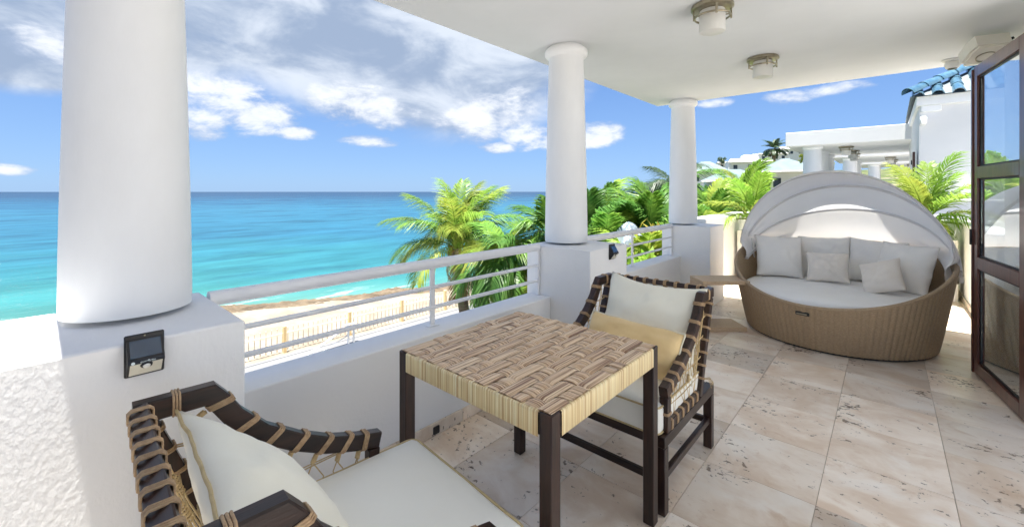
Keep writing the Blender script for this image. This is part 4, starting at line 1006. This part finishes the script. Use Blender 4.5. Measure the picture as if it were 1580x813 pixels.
# ================================================================ BEACH, SEA, FENCE
def shore_x(y):
    pts = [(-400,-205),(-60,-58.5),(8.7,-30.6),(24.4,-23.9),(50,-27),(90,-46),(150,-72),(300,-150),(900,-480)]
    for (a, b) in zip(pts, pts[1:]):
        if a[0] <= y <= b[0]: return a[1]+(b[1]-a[1])*(y-a[0])/(b[0]-a[0])
    return -480
def sstep(a, b, x): f = max(0, min(1, (x-a)/(b-a))); return f*f*(3-2*f)
def ground_z(x, y):
    d = x-shore_x(y); z = -7.2+2.2*sstep(-4.5, 5.5, d)
    if y > 60: z += (13*sstep(60, 240, y)+9*sstep(200, 420, y))*sstep(6, 60, d)*(1-.35*sstep(60,200,x))
    z += noise.noise(V(x*.05, y*.05, 0))*.4*sstep(8, 30, d)*sstep(40, 70, y)
    return z
gx = [-120+4*k for k in range(12)]+[-72+1.5*k for k in range(42)]+[-9+3*k for k in range(10)]+[25+12*k for k in range(20)]
gy = [-120+8*k for k in range(11)]+[-32+2*k for k in range(50)]+[68+8*k for k in range(60)]
gnd = struct('ground', MB().grid(lambda i, j: (gx[i], gy[j], ground_z(gx[i], gy[j])), len(gx), len(gy)), M['sand'])
hg = MB(); hx_ = [-130+5*k for k in range(60)]; hy_ = [52+6*k for k in range(70)]
hill = struct('hill', hg.grid(lambda i, j: (hx_[i], hy_[j], ground_z(hx_[i], hy_[j])+(.15+noise.noise(V(hx_[i]*.11,hy_[j]*.11,4))*.8)*sstep(8,14,hx_[i]-shore_x(hy_[j]))*sstep(52,62,hy_[j])-.6*(1-sstep(8,13,hx_[i]-shore_x(hy_[j])))-.5*(1-sstep(52,60,hy_[j]))), 60, 70), M['hill'])
sea = struct('sea', MB().grid(lambda i, j: ([-30000,-4000,-600,-120,-20,400][i], [-30000,-3000,-300,0,300,3000,30000][j], -6.0), 6, 7), M['sea'], False)
rk = MB(); nrk = 420
def rockf(i, j):
    y = -22+72*i/(nrk-1); d = 1.6+4.2*j/23; x = shore_x(y)+d; e = math.sin(pi*j/23)**.5
    z = ground_z(x, y)-.12+e*(.34+.22*noise.noise(V(x*.45, y*.30, 1))+.20*abs(noise.noise(V(x*1.3, y*1.1, 3)))+.16*noise.noise(V(x*3.1, y*3, 3))+.08*noise.noise(V(x*7, y*7, 3)))*(.55+.45*sstep(-.3,.2,noise.noise(V(y*.16,3.3,0))))
    return (x+noise.noise(V(y*.4,1,7))*.8*e, y, z)
struct('rock_shelf', rk.grid(rockf, nrk, 24), M['rock'])
# stuff: low scrub between houses on the hill
# fence on the beach
fe = thing('fence', 'pale picket fence with tan posts along the sand below the terrace', 'fence', (-18, 2, -5))
pm = MB().bx(-.014, .014, -.019, .019, .06, .98, 0).mesh('picket')
for k in range(190): link('picket', pm, M['fencewood'], fe, False, (0, .07+.2*k, 0))
ppm = MB().bx(-.06, .06, -.06, .06, -.3, 1.06, .006).mesh('post')
for k in range(15): link('post', ppm, M['fencepost'], fe, False, (.08, -.92+2.72*k+2.72, 0))
for z in (.22, .74): build(MB().bx(.018, .040, 0, 38, z, z+.03), 'rail', M['fencewood'], fe, False)
# lower terrace
struct('terrace', MB().bx(-11.78, -2.2, -9, 14, -3.15, -2.9, .01), M['concrete'], False)
tw = thing('terrace_wall', 'white retaining wall under the edge of the lower terrace', 'wall', (-11.6, 2.5, -5.2)); build(MB().bx(-.1, .1, -11.4, 11.4, 0, 2.04), 'wall_body', M['concrete'], tw, False)
build(MB().bx(-.20, -.1005, -11.4, 11.4, 2.0, 2.32, .01), 'kerb', M['concrete'], tw, False)
hr = thing('handrail', 'grey metal stair handrail with twin posts on the lower terrace', 'handrail', (-11.40, 5.84, -2.9))
for dy in (0, .16): build(MB().box((0,dy,.26), (.05,.05,.52), .006), 'post', M['rail'], hr)
build(MB().box((0,.08,.54), (.09,.34,.03), .006), 'cap', M['rail'], hr)
build(MB().tube([(0,0,.50),(.02,-.6,.24),(.04,-1.15,.02)], .03, 10), 'sloping_rail', M['rail'], hr); build(MB().tube([(.0,0,.24),(.04,-.75,.02)], .016, 10), 'sloping_rail', M['rail'], hr)
pf = thing('pipe_outlet', 'small grey bent pipe on the white terrace at the left end of the railing', 'pipe', (-9.9, 3.15, -2.9))
build(MB().tube([(0,0,0),(0,.02,.20),(0,.10,.28),(0,.18,.24)], .03, 10), 'pipe', M['nickel'], pf); build(MB().lathe([(.07,0),(.07,.02),(.04,.03)], n=20), 'flange', M['nickel'], pf)

# ================================================================ NEIGHBOURS
# next house: white wall, low wall, blue tile roof
nh = thing('neighbour_house', 'white neighbouring house with blue glazed roof tiles right of the daybed', 'house', (.50, 12.0, 0))
build(MB().bx(0, 4.0, 0, 5.0, -5, 3.14), 'wall', M['housewall'], nh, False)
build(MB().bx(-.05, 4.1, -.07, 5.1, 3.142, 3.34, .012), 'cornice', M['plaster'], nh)
build(MB().bx(.02, .32, -.045, -.002, 3.02, 3.14, .01), 'cornice_bracket', M['plaster'], nh)
build(MB().bx(-.0, .10, -.30, -.001, 2.75, 2.90, .02), 'bracket', M['plaster'], nh)
build(MB().add([(-.14,-.19,3.33),(4.1,-.19,3.33),(4.1,2.6,4.86),(2.3,2.6,4.86),(-.10,5.1,3.36),(4.1,5.1,3.36)], [(0,1,2,3),(0,3,4),(3,2,5,4)]), 'roof', M['pan_tile'], nh, False)
sl_ = math.atan2(1.5, 2.72); Lc = .36
def barrel(r0, r1, L_, n=8):
    mb = MB(); vs = []; fs = []
    for k in range(2):
        for r_ in ((r0, r1)[k], (r0, r1)[k]-.016):
            for q in range(n+1): a = pi*q/n; vs.append((r_*cos(a), L_*k, r_*sin(a)))
    m = n+1
    for q in range(n):
        fs += [(q, q+1, 2*m+q+1, 2*m+q), (m+q, 3*m+q, 3*m+q+1, m+q+1), (q, m+q, m+q+1, q+1)]
    mb.add(vs, fs); return mb.mesh('roof_tile')
bt = barrel(.098, .085, Lc+.05)
for c in range(12):
    for r_ in range(5):
        x = -.02+.285*c; yb = -.17+Lc*r_*cos(sl_)
        if x < (-.10+ (yb+.12)/2.72*2.4)-.05: continue
        link('roof_tile', bt, M['blue_tile'], nh, True, (x, yb, 3.345+.5515*(yb+.12)), (sl_, 0, 0))
hd = V(2.4, 2.72, 1.5); hl = hd.length; hd.normalize(); zz = (V(0,0,1)-hd*hd.z).normalized(); xx = hd.cross(zz)
ct = barrel(.125, .105, .42)
for k in range(8):
    o = link('hip_tile', ct, M['blue_tile'], nh, True); o.matrix_local = Matrix.Translation(V(-.17,-.20,3.37)+hd*(.38*k)+zz*.02) @ Matrix((xx, hd, zz)).transposed().to_4x4()
nw = thing('neighbour_wall', 'lower white wall with sunlit top in front of the neighbouring house', 'wall', (.35, 11.2, 0)); build(MB().bx(0, 3.5, 0, .3, -5, 1.225, .01), 'wall_body', M['plaster'], nw)
build(MB().bx(-.03, 3.53, -.03, .33, 1.2255, 1.26, .006), 'coping', M['plaster'], nw)
nd_ = thing('shutter_door', 'narrow dark open door leaf at the neighbouring terrace, above the daybed canopy', 'door', (.44, 12.9, .4))
build(MB().bx(-.02, .02, -.35, .05, 0, 1.86, .005), 'leaf', M['mahogany'], nd_); build(MB().bx(-.045, -.021, -.30, -.26, .8, 1.1, .004), 'handle', M['black'], nd_)
for z in (.25, .9, 1.6): build(MB().bx(-.035, -.0205, -.01, .04, z, z+.10, .002), 'hinge', M['black'], nd_)
# terraces of the next units: flat roof on round columns
def unit(y, label, dz=0, n_l=2, dx=0):
    t = thing('neighbour_terrace', label, 'terrace roof', (dx, y, dz), 0, 'flat white terrace roofs of the next villas')
    build(MB().bx(-2.358, 1.6, 0, 5.0, 2.80, 3.225, .01), 'roof_slab', M['housewall'], t, False)
    build(MB().bx(-2.3, .99, -1.6, 4.79, -.3, .2, .01), 'floor_slab', M['deckstone'], t)  # pale floor, added to bounce light up to columns and roof
    for k, yy in enumerate((.5, 2.5, 4.5)):
        build(MB().lathe([(.27,-4),(.27,1.0),(.235,2.70),(.27,2.73),(.27,2.795)], (-1.72, yy, 0), 28), 'column', M['column_paint'], t)
    build(MB().bx(1.0, 1.3, .0, 5.0, -5, 2.795), 'side_wall', M['plaster'], t, False)
    build(MB().bx(-2.2, .99, 4.8, 5.0, -5, 1.2), 'parapet', M['plaster'], t, False)
    return t
unit(15.5, 'nearest flat white terrace roof on columns, above the daybed canopy')
unit(22.5, 'second flat white terrace roof on columns, seen beneath the nearest one', .05, dx=.55)
unit(30, 'third and farthest flat white terrace roof on columns, seen beneath the others', .1, dx=1.2)
for k, p in enumerate([(-.93, 16.6, 2.80), (-.86, 18.4, 2.80), (-.90, 20.0, 2.80), (.12, 23.6, 2.85), (.2, 25.6, 2.85), (1.0, 31.5, 2.90)]):
    c = copy_tree(cl1); c.location = p; c.scale = (1.5,)*3; c['group'] = 'ceiling lights under the next villas'
    c['label'] = ['small ceiling light nearest the edge of the first neighbouring terrace roof', 'small ceiling light in the middle under the first neighbouring terrace roof', 'small ceiling light deepest under the first neighbouring terrace roof', 'small ceiling light nearest the edge under the second neighbouring terrace roof', 'small ceiling light deeper under the second neighbouring terrace roof', 'small ceiling light under the third neighbouring terrace roof'][k]
# ---- houses on the hill
def house(name, label, loc, w, d, h, roof, rz=0, wins=3, storeys=1, dome=False, rh=1.6, over=.5, group=None):
    t = thing(name, label, 'house', loc, rz, group)
    build(MB().bx(-w/2, w/2, -d/2, d/2, -8, h), 'wall', M['housewall'], t, False)
    if roof == 'hip':
        W_, D_ = w/2+over, d/2+over; k = min(W_, D_)*.9
        build(MB().bx(-W_, W_, -D_, D_, h+.005, h+.20), 'eave', M['housewall'], t, False)
        build(MB().add([(-W_,-D_,h+.205),(W_,-D_,h+.205),(W_,D_,h+.205),(-W_,D_,h+.205),(-W_+k,0,h+.2+rh),(W_-k,0,h+.2+rh)], [(0,1,5,4),(1,2,5),(2,3,4,5),(3,0,4),(3,2,1,0)]), 'roof', M['tealroof'], t, False)
    else:
        p = MB(); p.bx(-w/2-.1, w/2+.1, -d/2-.1, d/2+.1, h+.005, h+.5); build(p, 'roof', M['housewall'], t, False)
        build(MB().bx(-w*.12, w*.22, -d*.25, d*.25, h+.505, h+1.9), 'roof_room', M['housewall'], t, False)
    if dome: build(MB().lathe([(w*.2, h+.505), (w*.19,h+.9), (w*.13,h+1.5), (w*.05,h+1.8), (.02,h+1.85)], (-w*.28,0,0), 20), 'dome', M['housewall'], t)
    for s in range(storeys):
        for k in range(wins):
            x = -w/2+w*(k+.5)/wins; z0 = h-(h/max(1,storeys))*(s+1)+.5 if storeys > 1 else h-2.2
            f = build(MB().bx(x-.65, x+.65, -d/2-.06, -d/2-.002, z0, z0+1.5), 'window', M['housewall'], t, False)
            build(MB().bx(x-.55, x+.55, -d/2-.09, -d/2-.061, z0+.1, z0+1.4), 'pane', M['darkglass'], f, False)
    for s in (-1, 1): build(MB().bx(s*(w/2)-.15, s*(w/2)+.15, -d/2-1.8, -d/2-1.5, -8, h-.003), 'pillar', M['housewall'], t, False)
    build(MB().bx(-w/2-.3, w/2+.3, -d/2-2.0, -d/2-.101, h-.0025, h+.002+.001), 'porch_roof', M['housewall'], t, False)
    return t
rzv = rad(20)
house('villa', 'white villa with pale teal roof just left of the terrace columns', (-11.0, 72.0, 1.2), 7.0, 7, 2.9, 'hip', rzv, 2, rh=1.9)
house('villa', 'white villa with pale teal roof left behind the lime green palm', (-16.9, 68.0, -.2), 8.0, 7, 3.0, 'hip', rzv, 3, rh=1.7)
house('villa', 'small teal roofed villa peeping out right of the farthest column', (-30.5, 100.0, 1.8), 8, 7, 4, 'hip', rzv, 2, rh=2.2)
house('hill_house', 'white flat roofed house on the ridge, leftmost on the hill', (-50.5, 205, 9.5), 14, 10, 4.5, 'flat', rzv, 4)
house('hill_house', 'white house with a small dome on the ridge, left of the dark palm', (-44.5, 217, 10.5), 13, 10, 6.0, 'flat', rzv, 4, 1, True)
house('hill_house', 'broad white house on the ridge directly behind the dark palm', (-38, 214, 10), 11, 10, 7.5, 'flat', rzv, 3)
house('hill_house', 'tall white domed house on the ridge right of the dark palm', (-34.5, 236, 14), 10, 10, 7.0, 'flat', rzv, 3, 1, True)
house('hill_house', 'white house low on the slope left of the teal roofs', (-33, 150, 5.5), 12, 9, 5.0, 'flat', rzv, 3)
palm('dark palm with a dense round head standing on the hill above the teal roofs', (-21.5,125.5,12.3), 2, 22, 3.6, ['leaf_dark'], (.8,2.0), 26, .95, .09, .5, 50, .25, elev=(80,-30))
# scattered trees on the slope
def bush(label, loc, r, m, seed, n=900):
    rr = random.Random(seed); t = thing('tree', label, 'tree', loc, 0, 'leafy trees on the slope'); mb = MB()
    lobes = [(V(rr.gauss(0,.45), rr.gauss(0,.45), rr.uniform(.0,.9))*r, r*rr.uniform(.35,.6)) for k in range(9)]
    for k in range(n):
        c, lr = rr.choice(lobes); d = V(rr.gauss(0,1), rr.gauss(0,1), rr.gauss(0,1)).normalized(); p = c+d*lr*rr.uniform(.7,1.05)
        u_ = V(rr.gauss(0,1), rr.gauss(0,1), rr.gauss(0,1)).normalized()*r*.11; w_ = u_.cross(d).normalized()*r*.09; o = len(mb.v)
        mb.v += [tuple(p-u_),tuple(p+w_),tuple(p+u_),tuple(p-w_)]; mb.f.append((o,o+1,o+2,o+3))
    build(mb, 'crown', M[m], t, False); tr = MB()
    tr.tube([V(0,0,-r*1.6),V(0,0,-r*.2),V(r*.1,0,r*.4)], [r*.12,r*.09,r*.05], 7)
    for k in range(4): tr.tube([V(0,0,-r*.2), lobes[k][0]], [r*.06, r*.02], 5)
    build(tr, 'trunk', M['trunk'], t); return t
BL = [('small round tree left of the ridge houses',(-53,195,14.3),1.6,'leaf_dark'),('leafy tree below the white ridge houses',(-28,118,3.6),3.0,'leaf_deep'),('leafy tree between the two teal roofed villas',(-13.2,62,1.2),2.0,'leaf_green'),
      ('bright tree beside the nearest terrace columns',(-6.2,60,4.6),1.7,'leaf_lime'),('broad dark tree behind the dark feathery palm',(-19,60,-1.5),3.2,'leaf_deep'),('green tree filling the slope behind the lime palm',(-9.4,40,-1.6),2.4,'leaf_green'),
      ('leafy green tree below the villas, left of the others',(-12.5,34,-2.2),2.4,'leaf_green'),('dense dark tree near the shore beyond the farthest column',(-17,36,-2.6),2.6,'leaf_deep'),('round green tree behind the broad green palm',(-9.5,22,-1.7),2.0,'leaf_deep'),
      ('green tree behind the low green palm at the parapet',(-5.2,19.5,-1.2),1.9,'leaf_green'),('olive tree low among the palms near the second railing',(-7.4,14.2,-1.4),1.8,'leaf_deep'),('tree on the shore line far behind the palms',(-33,80,-.5),3.4,'leaf_dark')]
for k, (l, p, r, m) in enumerate(BL): bush(l, p, r, m, 60+k)
gr = MB(); rr = random.Random(9)
for k in range(26000):
    y = rr.uniform(3, 48); x = rr.uniform(-11.3 if y > 14.2 else -11.3, -2.4)
    if y < 14.1: continue
    z = ground_z(x, y); p = V(x, y, z); d = V(rr.gauss(0,.5), rr.gauss(0,.5), 1).normalized()*rr.uniform(.3,1.1); s_ = V(rr.gauss(0,1), rr.gauss(0,1), 0).normalized()*.06; o = len(gr.v)
    gr.v += [tuple(p-s_), tuple(p+s_), tuple(p+d)]; gr.f.append((o,o+1,o+2))
g = build(gr, 'ground_cover', M['leaf_deep'], None, False); g['kind'] = 'stuff'; g['label'] = 'dense low greenery under the palms'
